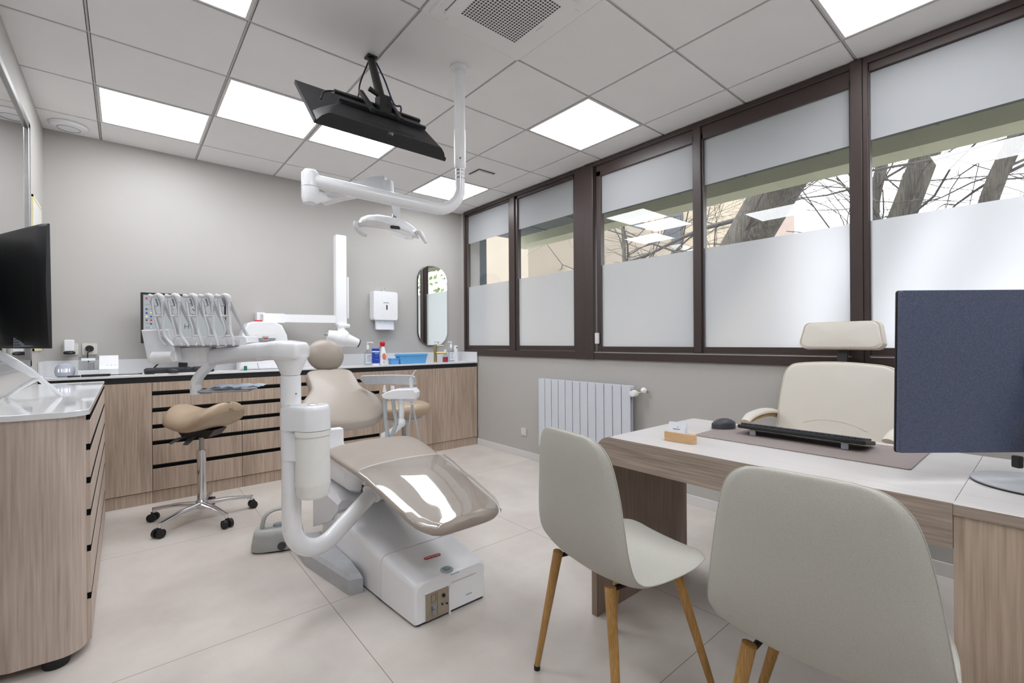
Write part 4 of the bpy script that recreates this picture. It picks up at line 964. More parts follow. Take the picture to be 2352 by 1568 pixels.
seat_loft(1.5605, 2.56, 0, .062, 'beige', 'seat_cushion')
bm = nb()
ys = [1.552, 1.565, 1.6, 1.66, 1.75, 1.85, 1.95, 2.05, 2.15]; rings = []
for y in ys:
    w = max(.06, hw(max(y, 1.58))+.004); zt = zc(max(y, 1.58))+.006
    up = [V((CX+w*x, y, zt-.014*abs(x)**2-(.018 if abs(x) == 1.025 else 0)+(.0015*math.sin(x*9+y*30)))) for x in (-1.025, -1.0, -.8, -.5, -.2, .2, .5, .8, 1.0, 1.025)]
    rings.append(up+[p-V((0, 0, .0012)) for p in reversed(up)])
loft(bm, rings); part('footrest_cover', bm, 'clear', t, label='clear plastic cover over the footrest', sharp=70)
bm = nb(); tube(bm, [(CX-.235, 2.15, zc(2.15)-.010), (CX-.15, 2.15, zc(2.15)+.002), (CX, 2.15, zc(2.15)+.0075), (CX+.15, 2.15, zc(2.15)+.002), (CX+.235, 2.15, zc(2.15)-.010)], .0018, 6, sm=4); part('cover_hem', bm, 'gwhite', t, label='clear welded hem')
# backrest
half = [(0, .0), (.10, .004), (.17, .025), (.22, .06), (.252, .11), (.262, .165), (.256, .22), (.23, .268), (.195, .31), (.168, .355), (.160, .42), (.158, .48), (.15, .525), (.122, .552), (.06, .562), (0, .556)]
ol = [(p.x, p.y) for p in smooth_path([V((a, b, 0)) for a, b in half], 3)]; ol = ol+[(-x, y) for x, y in reversed(ol[1:-1])]
o = V((CX-.008, 2.81, .662)); e = V((CX-.008, 3.285, 1.0)); vy = (e-o).normalized()
bm = nb(); slab(bm, ol, o+V((0, 0, 0)), (1, 0, 0), vy, .075, .032, 6, puff=.012); part('backrest', bm, 'beige', t, sharp=70)
bm = nb(); slab(bm, [(x*.7, .08+y*.75) for x, y in ol], o-vy.cross(V((1, 0, 0)))*-.055, (1, 0, 0), vy, .03, .01, 3); part('backrest_shell', bm, 'gwhite2', t)
bm = nb(); tube(bm, [o+vy*.16+V((-.12, .07, -.07)), V((CX-.14, 2.78, .62)), V((CX-.1, 2.66, .42))], [.03, .035, .05], 14, sm=4, flat=(1.3, .7)); part('back_hinge', bm, 'gwhite2', t)
bm = nb(); box(bm, .85, .955, 2.62, 2.68, .52, .705, r=.012); part('hinge_cover', bm, 'gwhite', t)
# headrest
hc = V((CX-.004, 3.32, 1.10)); m = Matrix.Rotation(R(38), 4, 'X')
bm = nb(); ball(bm, hc, .126, .06, .116, 32, mat=Matrix.Rotation(R(-18), 4, 'X') @ Matrix.Rotation(R(10), 4, 'Y')); part('headrest', bm, 'beige', t, sharp=60)
bm = nb(); box(bm, CX-.03, CX+.03, 3.28, 3.30, .90, 1.08, r=.006); part('headrest_bar', bm, 'steel', t)

# U shaped white pipe and column
d0 = 1.98
colx = at(668, 900, d0); cxy = V((colx.x, colx.y, 0))
endp = V((1.0, 2.31, .415))
side = (endp-cxy); side.z = 0; side.normalize()
P = []
zb = .262; rb = .15
P += [cxy+V((0, 0, .99)), cxy+V((0, 0, .6)), cxy+V((0, 0, zb+rb+.02))]
dirup = (endp-(cxy+side*rb*1.1+V((0, 0, zb)))).normalized()
ang = math.atan2(dirup.z, dirup.dot(side))
ctr = cxy+side*rb+V((0, 0, zb+rb))
for k in range(1, 13):
    a = math.pi+(math.pi/2+ang)*k/12; P.append(ctr+side*rb*math.cos(a)+V((0, 0, rb*math.sin(a))))
P.append(P[-1].lerp(endp, .5)); P.append(endp)
bm = nb(); tube(bm, P, .039, 28); part('u_pipe', bm, 'gwhite', t, sharp=50)
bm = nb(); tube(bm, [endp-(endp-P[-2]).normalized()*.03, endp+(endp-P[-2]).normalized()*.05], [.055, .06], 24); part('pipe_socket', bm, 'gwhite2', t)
zz = lambda py, d=d0: at(668, py, d).z
bm = nb(); lathe(bm, [(.041, zz(928)), (.041, zz(862)), (0, zz(862))], cxy); part('column_post', bm, 'gwhite', t)
bm = nb(); lathe(bm, [(.037, zz(861)), (.055, zz(836)), (.066, zz(824)), (.068, zz(818)), (0, zz(817))], cxy); part('column_cone', bm, 'gwhite', t, sharp=50)
# arm head: rounded block reaching left to the tray
hdc = at(664, 805, d0); 
def armring(px, pt, pb, d, w, n=24, e=.6):
    c = at(px, (pt+pb)/2, d); h = (pb-pt)/2*d/F_PX; out = []
    for i in range(n):
        a = 2*math.pi*i/n; x = math.copysign(abs(math.cos(a))**e, math.cos(a)); z = math.copysign(abs(math.sin(a))**e, math.sin(a)); out.append(c+fw*x*w+V((0, 0, z*h)))
    return out
bm = nb(); loft(bm, [armring(698, 800, 814, d0, .04, e=.5), armring(697, 791, 822, d0, .062, e=.45), armring(690, 785, 826, d0, .078, e=.42), armring(660, 781, 827, d0, .085, e=.45), armring(640, 782, 826, d0+.01, .075, e=.5), armring(618, 785, 827, d0+.02, .058), armring(600, 786, 828, d0+.03, .05)]); part('arm_head', bm, 'gwhite', t, sharp=60)
bm = nb(); loft(bm, [armring(600, 786, 829, d0+.03, .051), armring(560, 791, 831, d0+.04, .047), armring(520, 796, 835, d0+.06, .043), armring(492, 801, 838, d0+.07, .04), armring(489, 803, 836, d0+.07, .034)]); part('support_arm', bm, 'gwhite2', t, sharp=60)
dt = d0+.07
j = at(477, 812, dt); 
bm = nb(); tube(bm, [at(477, 797, dt), at(477, 830, dt)], [.035, .034], 20); tube(bm, [at(494, 806, dt), at(478, 838, dt)], [.03, .028], 16); part('arm_joint', bm, 'swhite', t)
bm = nb(); tube(bm, [at(485, 836, dt), at(462, 858, dt), at(450, 878, dt), at(450, 893, dt)], [.024, .024, .024, .022], 14, sm=4, flat=(1.1, .8)); lathe(bm, [(.022, -.02), (.022, .015), (0, .016)], at(450, 895, dt)); part('tray_arm', bm, 'swhite', t)
a = at(450, 900, dt); dirt = (rr+fw*.25).normalized()
bm = nb(); slab(bm, rrect(.21, .14, .02), a+dirt*.13+V((0, 0, .006)), dirt, V((0, 0, 1)).cross(dirt), .008, .003); tube(bm, [a, a+dirt*.06], [.014, .01], 10); part('tray', bm, 'steel', t, label='thin metal tray')
TR = a+dirt*.155+V((0, 0, .011)); TD = dirt
# instrument console
tcc = at(430, 812, dt)
def slabpx(bm, pts, d, th, bev=.006): # outline given in the console's own front plane
    o_ = at(430, 800, d); q = [((at(x, y, d)-o_).dot(rr), (at(x, y, d)-o_).dot(uu)) for x, y in pts]; slab(bm, q, o_+fw*th/2, rr, uu, th, bev)
bm = nb(); slabpx(bm, [(399, 803), (399, 798), (480, 796), (480, 830), (470, 834), (400, 832), (394, 826)], dt-.03, .2, .01); part('console', bm, 'swhite', t)
bm = nb(); slabpx(bm, [(322, 757), (385, 755), (398, 800), (403, 829), (396, 833), (342, 832), (336, 826)], dt-.08, .05, .012); part('control_panel', bm, 'gwhite', t)
bm = nb(); tube(bm, [at(355, 822, dt-.08), at(400, 818, dt-.08)], [.028, .024], 14); part('panel_hinge', bm, 'swhite', t)
dh = dt-.06
bm = nb(); slabpx(bm, [(384, 797), (379, 787), (384, 775), (560, 771), (566, 774), (568, 786), (561, 792), (545, 795)], dh, .10, .012); part('instrument_rail', bm, 'gwhite', t)
bm = nb(); slabpx(bm, [(383, 797), (383, 794), (545, 791), (548, 794)], dh-.01, .03, .003); part('rail_lip', bm, 'mgrey', t)
tops = [357, 395, 436, 472, 510]; bots = [396, 432, 466, 500, 534]
for k in range(5):
    tx, bx = tops[k], bots[k]; top = 676
    L_ = [(tx-8, top+8), (tx-7, top+22), (tx-2, top+50), (tx+7, top+85), (bx-26, top+105), (bx-14, top+117)]
    R_ = [(tx+6, top+2), (tx+15, top+12), (tx+17, top+40), (tx+19, top+80), (tx+24, top+98), (bx+2, top+118)]
    bm = nb()
    tube(bm, [at(x, y, dh-.03+.02*(i < 2)) for i, (x, y) in enumerate(L_)], .0052, 8, sm=4, flat=(1.2, .8)); tube(bm, [at(x, y, dh-.03) for x, y in R_], .0058, 8, sm=4, flat=(1.2, .8)); 
    tube(bm, [at(tx-1, top+50, dh-.03), at(tx+17, top+49, dh-.03)], .0055, 8); tube(bm, [at(tx+8, top+95, dh-.03), at(tx+24, top+95, dh-.03)], .004, 8)
    ar = part('instrument_arm', bm, 'gwhite2', t)
    bm = nb(); tube(bm, [at(tx-14, top+3, dh-.03), at(tx-4, top+5, dh-.03), at(tx+4, top+2, dh-.03)], [.009, .007, .009], 10); tube(bm, [at(tx+4, top+1, dh-.03), at(tx+13, top+6, dh-.03), at(tx+16, top+18, dh-.03)], [.009, .012, .008], 12, sm=4)
    part('holder_head', bm, 'gwhite2', ar)
    bm = nb(); slabpx(bm, [(tx+3, top+3), (tx+15, top+8), (tx+18, top+30), (tx+18, top+52), (tx+3, top+52), (tx+2, top+48), (tx+13, top+45), (tx+10, top+26)], dh-.034, .006, .001); part('holder_plate', bm, 'lgrey', ar)
    bm = nb(); tube(bm, [at(tx+1, top+10, dh-.02), at(tx+6, top+26, dh-.02), at(tx-1, top+27, dh-.02)], [.004, .003, .002], 6); part('pivot', bm, 'mgrey', ar)
    bm = nb(); tube(bm, [at(tx+14, top+10, dh), at(tx+30, top+45, dh+.05), at(tx+52, top+85, dh+.1), at(tx+66, top+104, dh+.08)], .0068, 8, sm=5); part('hose', bm, 'hose', ar)
    bm = nb(); tube(bm, [at(tx-7, top+14, dh+.0), at(tx-2, top+42, dh), at(tx+9, top+72, dh+.02), at(tx+17, top+92, dh+.03)], .007, 8, sm=5); part('handpiece', bm, 'lgrey', ar)
    bm = nb(); slabpx(bm, [(bx-10+12, 779), (bx+18, 778), (bx+16, 792), (bx+6, 792)], dh-.062, .004, .001); part('cradle', bm, 'gwhite2', ar)
# canister on the column
cc = at(718, 950, d0-.01); cxc = V((cc.x, cc.y, 0))
def stad(cA, cB, rA, rB, z, n=12):
    d = (cB-cA).normalized(); s = V((0, 0, 1)).cross(d); out = []
    for k in range(n+1): a = math.pi/2+math.pi*k/n; out.append(cA+d*rA*math.cos(a)+s*rA*math.sin(a)+V((0, 0, z)))
    for k in range(n+1): a = -math.pi/2+math.pi*k/n; out.append(cB+d*rB*math.cos(a)+s*rB*math.sin(a)+V((0, 0, z)))
    return out
z1_, z0_ = zz(929), zz(984)
bm = nb(); loft(bm, [stad(cxy, cxc, .040, .06, zz(1052)), stad(cxy, cxy+(cxc-cxy)*.25, .042, .035, zz(990))]); part('lower_bracket', bm, 'gwhite', t)
bm = nb(); loft(bm, [stad(cxy, cxc, .043, .073, z0_), stad(cxy, cxc, .043, .072, z1_-.02), stad(cxy, cxc, .038, .066, z1_-.005), stad(cxy, cxc, .034, .06, z1_)]); part('bottle_housing', bm, 'gwhite', t, sharp=50)
bm = nb(); ball(bm, (cxc.x, cxc.y, z1_+.001), .02, .02, .006); part('knob', bm, 'chrome', t)
rz_ = lambda py: zz(py)
bm = nb(); lathe(bm, [(.06, rz_(984)), (.073, rz_(986)), (.073, rz_(997)), (.066, rz_(1000)), (.069, rz_(1003)), (.069, rz_(1098)), (.071, rz_(1100)), (.071, rz_(1109)), (.067, rz_(1112)), (.066, rz_(1130)), (.058, rz_(1137)), (0, rz_(1138))], cxc); part('water_bottle', bm, 'canister', t, sharp=45)

# assistant's element on the right
da = 3.0
def A(x, y, d=da): return at(x, y, d)
def slab_at(bm, pts, d, th, bev=.006, oo=(900, 900)):
    o_ = at(oo[0], oo[1], d); q = [((at(x, y, d)-o_).dot(rr), (at(x, y, d)-o_).dot(uu)) for x, y in pts]; slab(bm, q, o_+fw*th/2, rr, uu, th, bev)
bm = nb(); slab_at(bm, [(824, 869), (829, 863), (850, 862), (900, 861), (945, 862), (952, 866), (954, 883), (946, 884), (900, 882), (850, 883), (836, 883)], da+.1, .05, .012); part('assistant_tray', bm, 'lgrey', t)
bm = nb(); slab_at(bm, [(875, 907), (885, 901), (905, 895), (948, 893), (956, 902), (956, 910), (954, 917), (940, 917), (885, 917), (877, 914)], da-.04, .13, .014); part('suction_holder', bm, 'gwhite', t)
bm = nb(); slab_at(bm, [(882, 914), (950, 914), (952, 922), (930, 922), (895, 919)], da-.02, .1, .01); part('holder_base', bm, 'swhite', t)
bm = nb(); tube(bm, [A(922, 914), A(922, 925), A(922, 927), A(922, 962)], [.023, .023, .019, .018], 16); part('holder_post', bm, 'gwhite', t)
bm = nb(); tube(bm, [A(922, 972), A(905, 988), A(880, 1003)], [.024, .026, .03], 16, flat=(1, .9)); ball(bm, A(921, 970), .03, .03, .034); part('holder_arm', bm, 'gwhite', t)
bm = nb(); tube(bm, [A(880, 1003), V((1.3, 2.75, .52)), V((1.2, 2.7, .46))], .026, 12, sm=4); part('arm_link', bm, 'gwhite2', t)
for k, pts in enumerate((((884, 916), (885, 950), (887, 975), (890, 1000), (888, 1040)), ((902, 916), (905, 940), (910, 965), (907, 980), (897, 1010)))):
    bm = nb(); tube(bm, [A(x, y, da-.03) for x, y in pts], .0125, 10, sm=4); part('suction_hose', bm, 'hose', t)
for pts in (((946, 928), (942, 960), (938, 998), (934, 1040)), ((947, 928), (953, 955), (961, 1000), (966, 1050))):
    bm = nb(); tube(bm, [A(x, y, da-.03) for x, y in pts], .006, 8, sm=4); part('thin_hose', bm, 'lgrey', t)
bm = nb(); tube(bm, [A(945, 895), A(944, 870), A(944, 868)], [.012, .011, .008], 12); tube(bm, [A(944, 868), A(949, 858), A(953, 852), A(956, 850)], [.005, .004, .0035, .003], 8); tube(bm, [A(945, 912), A(945, 926)], [.014, .009], 12); part('syringe', bm, 'gwhite2', t)
bm = nb(); tube(bm, [A(883, 900), A(883, 884)], [.012, .006], 10); tube(bm, [A(902, 897), A(902, 886)], [.012, .012], 10); part('suction_tip', bm, 'gwhite2', t)
# tray cover papers
t2 = thing('tray_papers', 'crumpled white and pale blue papers lying on the thin instrument tray', 'papers', TR)
s_ = V((0, 0, 1)).cross(TD); rng = random.Random(3)
for q, (mt, n_) in enumerate((('paper', 'sheet'), ('bluepaper', 'sheet'))):
    bm = nb(); g = []
    for i in range(9):
        row = []
        for j in range(5): row.append(bm.verts.new(TR+TD*(-.095+.2*i/8+.012*q)+s_*(-.06+.12*j/4)+V((0, 0, .003+.006*q+rng.uniform(0, .012)))))
        g.append(row)
    for i in range(8):
        for j in range(4): bm.faces.new((g[i][j], g[i+1][j], g[i+1][j+1], g[i][j+1]))
    bmesh.ops.solidify(bm, geom=bm.faces[:], thickness=.0008); part(n_, bm, mt, t2, sharp=20)

# foot pedal
c = V((.685, 2.95, 0)); t = thing('foot_pedal', 'grey foot control with carrying handle on the floor left of the white pipe', 'foot pedal', c)
ux = V((.93, -.36, 0)).normalized(); uy = V((0, 0, 1)).cross(ux); m = Matrix((ux, uy, V((0, 0, 1)))).transposed().to_4x4(); m.translation = c
bm = nb(); rings = []
for z, w, d_ in ((.008, .135, .09), (.03, .138, .092), (.09, .128, .082), (.115, .122, .07), (.122, .1, .05)):
    rings.append([m @ V((x*w/1.0, y*d_, z)) for x, y in [(math.copysign(abs(math.cos(a))**.55, math.cos(a)), math.copysign(abs(math.sin(a))**.55, math.sin(a))) for a in [2*math.pi*k/28 for k in range(28)]]])
loft(bm, rings); part('housing', bm, 'pgrey', t, sharp=50)
bm = nb(); lathe(bm, [(0, 0), (.13, 0), (.13, .01), (0, .01)], (0, 0, 0), sy=.67, mat=m); part('rubber_base', bm, 'rubber', t)
bm = nb(); tube(bm, [m @ V(p) for p in ((-.085, -.02, .07), (-.08, -.02, .14), (-.065, -.01, .19), (-.02, 0, .215), (.05, 0, .215), (.1, .0, .17), (.115, .0, .08))], [.016, .015, .013, .011, .011, .011, .012], 12, sm=5, flat=(1.3, .8)); part('handle', bm, 'pgrey', t)
bm = nb(); lathe(bm, [(0, .12), (.03, .12), (.026, .135), (0, .137)], (0, 0, 0), mat=m); part('foot_button', bm, 'mgrey', t)
bm = nb(); tube(bm, [m @ V((.03, -.09, .035)), m @ V((.03, -.099, .035))], .022, 16); part('side_knob', bm, 'dgrey', t)

# ================================================================== DENTAL LAMP ON THE CEILING POLE
px_, py_ = 1.462, 2.183
t = thing('dental_lamp', 'white ceiling-mounted dental operating lamp on a long bent pipe arm', 'dental lamp', (px_, py_, CZ))
pd = (V((px_, py_, 0))-V((0, 0, 0))).dot(fw)
zp = lambda y: at(1055, y, pd).z
bm = nb(); lathe(bm, [(0, CZ-.001), (.052, CZ-.001), (.052, CZ-.008), (.044, CZ-.014), (.042, CZ-.02)], (px_, py_, 0)); part('ceiling_flange', bm, 'gwhite', t)
bm = nb(); lathe(bm, [(.0305, CZ-.02), (.0305, zp(385)), (0, zp(386))], (px_, py_, 0)); part('pole', bm, 'gwhite', t)
bm = nb(); lathe(bm, [(.033, zp(300)), (.033, zp(372)), (.034, zp(384)), (.029, zp(388)), (0, zp(388))], (px_, py_, 0)); part('sleeve', bm, 'swhite', t)
bm = nb()
for y in (392, 400, 409): lathe(bm, [(.0285, zp(y)), (.0285, zp(y+2.5))], (px_, py_, 0))
part('swivel_rings', bm, 'steel', t)
bm = nb(); cyl(bm, (px_-.02, py_-.031, zp(369)), (px_-.022, py_-.0375, zp(369)), .004); part('grub_screw', bm, 'dgrey', t)
el = V((.725, 2.44, 1.985)); tp = V((px_, py_, 0)); zt = 1.932
dv = (V((el.x, el.y, 0))-tp).normalized(); rb = .13; cc = tp+dv*rb
P = [tp+V((0, 0, zp(388))), tp+V((0, 0, zt+rb+.03))]
for k in range(0, 9):
    a = math.pi/2*k/8; P.append(cc-dv*rb*math.cos(a)+V((0, 0, zt+rb-rb*math.sin(a))))
zt = 2.012; P.append(V((el.x, el.y, zt)))
bm = nb(); tube(bm, P, [.0275]*2+[.028+.007*k/8 for k in range(9)]+[.036], 24); part('pipe_arm', bm, 'gwhite', t, sharp=50)
bm = nb(); lathe(bm, [(0, zt+.055), (.028, zt+.053), (.042, zt+.035), (.043, zt-.03), (.043, zt-.034), (0, zt-.034)], (el.x, el.y, 0)); part('elbow_cap', bm, 'gwhite', t, sharp=50)
bm = nb(); lathe(bm, [(0, zt-.036), (.043, zt-.036), (.043, zt-.09), (.034, zt-.115), (0, zt-.12)], (el.x, el.y, 0)); tube(bm, [V((el.x, el.y, zt-.085)), at(740, 447, 2.4)], [.042, .032], 18); part('lower_joint', bm, 'gwhite', t, sharp=50)
e2 = at(886, 424, 2.62)
bm = nb(); s0 = at(742, 453, 2.4)
rings = []
for p, w, hu, hd_ in ((s0, .032, .012, .035), (s0.lerp(e2, .25), .034, .036, .03), (s0.lerp(e2, .8), .036, .05, .03), (e2, .034, .042, .035)):
    rings.append([p+V((0, 0, hu))-fw*w*.7, p+V((0, 0, hu*1.0))+fw*w, p-V((0, 0, hd_))+fw*w, p-V((0, 0, hd_))-fw*w*.8])
loft(bm, rings); part('spring_arm', bm, 'gwhite', t, sharp=40)
bm = nb(); tube(bm, [at(888, 418, 2.62), at(893, 466, 2.62)], [.036, .030], 18); part('end_joint', bm, 'gwhite2', t)
bm = nb(); loft(bm, [[at(x, y, 2.6+o_) for x, o_ in ((x0, 0), (x1, 0), (x1, .035), (x0, .035))] for y, x0, x1 in ((456, 895, 916), (480, 901, 919), (492, 904, 920), (496, 907, 918))]); part('bracket', bm, 'gwhite', t)
bm = nb(); tube(bm, [at(906, 494, 2.62), at(904, 505, 2.6)], [.012, .012], 10); part('ball_joint', bm, 'mgrey', t)
# head: curved wing
dl = 2.6; bm = nb(); rings = []
H = [(822, 512, 3, .012), (832, 508, 9, .04), (850, 506, 11, .07), (875, 508, 13, .09), (900, 514, 15, .095), (925, 522, 16, .09), (945, 530, 13, .07), (955, 535, 9, .045), (960, 538, 5, .02)]
for x, y, h, w in H:
    c = at(x, y, dl); hh = h*dl/F_PX; rings.append([c+fw*math.cos(a)*w+V((0, 0, 1))*math.sin(a)*hh*(1 if math.sin(a) > 0 else .75)+V((0, 0, -.02*abs(math.cos(a))**3)) for a in [2*math.pi*k/28 for k in range(28)]])
loft(bm, rings); part('lamp_head', bm, 'gwhite', t, sharp=60)
bm = nb(); slab_at(bm, [(895, 519), (900, 517), (916, 519), (918, 522), (917, 526), (897, 524)], dl-.105, .016, .003); part('sensor_window', bm, 'black', t)
bm = nb(); slab_at(bm, [(895, 533), (925, 536), (948, 541), (942, 545), (915, 543), (898, 538)], dl-.08, .06, .004); part('lens', bm, 'clear', t)
for pts in (((818, 508), (817, 516), (822, 527), (832, 536), (842, 541)), ((956, 533), (964, 534), (970, 542), (975, 550), (979, 558))):
    bm = nb(); tube(bm, [at(x, y, dl-.03) for x, y in pts], [.016, .02, .019, .016, .011], 12, sm=4, flat=(1, .7)); part('handle', bm, 'swhite', t)

# ================================================================== TELEVISION ON CEILING MOUNT
t = thing('television', 'black flat television seen from below, tilted and hanging from a ceiling mount', 'television', (1.035, 2.406, CZ))
TB = onl = on(722, 276, 2, 2.17); TC = on(1024, 366, 2, 2.17)
ux = (TC-TB); Wt = ux.length; ux.normalize(); tilt = R(44)
bk = V((0, 0, 1)).cross(ux); bk = bk if bk.y > 0 else -bk         # away from the viewer, level
vt = (bk*math.cos(R(46))+V((0, 0, 1))*math.sin(R(46))).normalized(); nn = ux.cross(vt); nn = nn if nn.y < 0 else -nn   # back side normal (towards viewer, up)
Ht = .415
def tv(u, v, w): return TB+ux*(u*Wt)+vt*(v*Ht)+nn*w
bm = nb(); loft(bm, [[tv(u, v, w) for u, v in ((0, 0), (1, 0), (1, 1), (0, 1))] for w in (-.012, .006)]); part('panel', bm, 'tvblack', t)
bm = nb(); loft(bm, [[tv(u, v, -.0125-k*.001) for u, v in ((.012, .03), (.988, .03), (.988, .98), (.012, .98))] for k in (0, 1)]); part('screen', bm, 'black', t, label='dark glossy screen facing away')
bm = nb(); loft(bm, [[tv(u, v, w) for u, v in ((.0+i, .0), (1-i, .0), (1-i*1.6, .62-i), (.3, .70-i), (.0+i*1.6, .22))] for i, w in ((.01, .005), (.035, .03), (.07, .05), (.09, .053))]); part('back_shell', bm, 'tvblack', t, sharp=25)
bm = nb()
for k in range(30): loft(bm, [[tv(.30+k*.014, v, .0535+w) for v in (.05, .12)]+[tv(.305+k*.014, v, .0535+w) for v in (.12, .05)] for w in (0, .0008)])
part('vent_slots', bm, 'rubber', t)
bm = nb(); loft(bm, [[tv(u, v, w) for u, v in ((.49, -.0), (.53, -.0), (.53, .03), (.49, .03))] for w in (.034, .05)]); part('sticker', bm, 'paper', t, label='small white sticker')
bm = nb()
for v0 in (.40, .60): loft(bm, [[tv(u, v, w) for u, v in ((.2, v0), (.88, v0), (.88, v0+.05), (.2, v0+.05))] for w in (.058, .072)])
for u0 in (.40, .62): loft(bm, [[tv(u, v, w) for u, v in ((u0, .28), (u0+.03, .28), (u0+.03, .8), (u0, .8))] for w in (.074, .092)])
part('mount_rails', bm, 'black', t)
mtop = V((1.035, 2.406, CZ-.001)); mb = at(880, 246, (tv(.6, .6, .12)-V((0, 0, CAMH))).dot(fw))
bm = nb(); box(bm, mtop.x-.028, mtop.x+.028, mtop.y-.028, mtop.y+.028, CZ-.012, CZ-.001, r=.004); part('ceiling_plate', bm, 'black', t)
bm = nb(); tube(bm, [mtop-V((0, 0, .01)), mtop.lerp(mb, 1.0)], [.02, .024], 14); part('mount_pole', bm, 'black', t)
bm = nb(); loft(bm, [[mb+ux*a+V((0, 0, z))+bk*b for a, b in ((-.03, -.03), (.03, -.03), (.03, .03), (-.03, .03))] for z in (-.06, .05)]); tube(bm, [mb+V((0, 0, .05))-ux*.02, mb+V((0, 0, .07))-ux*.075], [.010, .013], 10); part('tilt_bracket', bm, 'black', t)
bm = nb(); tube(bm, [mb, tv(.6, .58, .08)], [.03, .045], 6); part('knuckle', bm, 'black', t)
bm = nb(); tube(bm, [mtop+V((-.01, 0, -.02)), mtop+V((-.06, .0, -.16)), mtop+V((-.08, -.02, -.25)), tv(.36, .72, .03)], .004, 8, sm=5); part('power_cable', bm, 'black', t)
bm = nb(); tube(bm, [mtop+V((.03, 0, -.02)), mtop.lerp(mb, .4)+ux*.05, mtop.lerp(mb, .85)+ux*.07, tv(.72, .72, .09), tv(.73, .68, .06)], .0045, 8, sm=5); part('data_cable', bm, 'navy', t, label='dark blue cable')
bm = nb(); tube(bm, [tv(.10, .48, .03), tv(.14, .62, .05), tv(.26, .7, .06), tv(.4, .66, .07)], .004, 8, sm=5); part('cable_loop', bm, 'black', t)

# ================================================================== RADIATOR
t = thing('radiator', 'white aluminium panel radiator of twelve columns under the windows', 'radiator', (3.09, 2.69, .16))
y0_, y1_ = 2.17, 3.225; st_ = (y1_-y0_)/12
for k in range(12):
    a = y0_+k*st_; bm = nb(); box(bm, 3.045, 3.052, a+.003, a+st_-.003, .19, .835, r=.002); box(bm, 3.052, 3.118, a+st_*.3, a+st_*.7, .19, .83, r=.006); box(bm, 3.052, 3.105, a+.003, a+st_-.003, .80, .832, r=.006); box(bm, 3.075, 3.08, a+.002, a+st_-.002, .21, .80); part('section', bm, 'rad', t)
bm = nb(); tube(bm, [(3.085, y0_+.02, .775), (3.085, y0_-.045, .775)], .016, 14); lathe(bm, [(0, 0), (.024, 0), (.028, .02), (.024, .05), (0, .055)], (0, 0, 0), mat=Matrix.Translation(V((3.085, y0_-.02, .775))) @ Matrix.Rotation(R(-90), 4, 'Y')); part('valve', bm, 'gwhite', t)
bm = nb(); tube(bm, [(3.085, y0_-.04, .775), (3.12, y0_-.085, .79), (3.143, y0_-.09, .79)], .008, 10); part('pipe', bm, 'brass', t, label='bare brass pipe stub')
bm = nb(); ball(bm, (3.10, y0_-.085, .80), .024); part('thermostat_knob', bm, 'gwhite', t)
bm = nb(); box(bm, 3.06, 3.143, 2.3, 2.32, .25, .27); box(bm, 3.06, 3.143, 3.05, 3.07, .25, .27); box(bm, 3.06, 3.143, 2.3, 2.32, .7, .72); box(bm, 3.06, 3.143, 3.05, 3.07, .7, .72); part('wall_brackets', bm, 'white', t)

# ================================================================== DESK
DX0, DX1, DT, DYF = 1.592, 2.315, .775, 1.317
t = thing('desk', 'large oak-finish desk with a rounded end and thick edge, beside the windows', 'desk', (1.95, .7, 0))
def wf(th=.115, r=.075):   # waterfall section in the (y, z) plane
    yk = .172; out = [(yk, DT)]
    for k in range(9): a = R(90-90*k/8); out.append((DYF-r+r*math.cos(a), DT-r+r*math.sin(a)))
    out += [(DYF, DT-th+.012), (DYF-.012, DT-th), (yk, DT-th)]; return out
bm = nb(); ol = wf(); loft(bm, [[V((x, y, z)) for y, z in ol] for x in (DX0, DX0+.032)]); part('front_edge_panel', bm, 'wy', t, sharp=20)
bm = nb(); loft(bm, [[V((x, y, z)) for y, z in wf(.040)] for x in (DX0+.032, DX1)]); part('desktop', bm, 'dtop', t, sharp=20)
bm = nb(); box(bm, DX0+.0005, DX0+.032, .17, DYF-.076, DT-.0015, DT+.0006); part('top_lip', bm, 'dtop', t)
bm = nb(); box(bm, 1.552, 2.30, 1.284, 1.314, 0, DT-.1155, r=.0015, seg=1); part('end_panel', bm, 'wvd', t)
bm = nb(); box(bm, DX1-.03, DX1-.004, .17, 1.284, DT-.115, DT-.041); part('rear_rail', bm, 'wvd', t)
t = thing('desk_return', 'oak-finish side unit of the desk carrying the big monitor, at the right edge', 'cabinet', (1.95, -.5, 0))
bm = nb(); box(bm, DX0, DX1, -1.1, .1712, DT-.028, DT, r=.001, seg=1); part('top', bm, 'dtop', t)
bm = nb(); box(bm, DX0-.0005, DX0+.0045, -1.1, .1712, DT-.028, DT-.0012); part('edge_band', bm, 'wy', t)
bm = nb(); box(bm, DX0+.004, DX0+.03, -1.1, .1712, 0, DT-.0285); part('front_panel', bm, 'wvb', t)
bm = nb(); box(bm, DX0+.03, DX1-.01, .14, .168, 0, DT-.0285); box(bm, DX0+.03, DX1-.01, -1.1, -1.07, 0, DT-.0285); part('side_panel', bm, 'wvd', t)
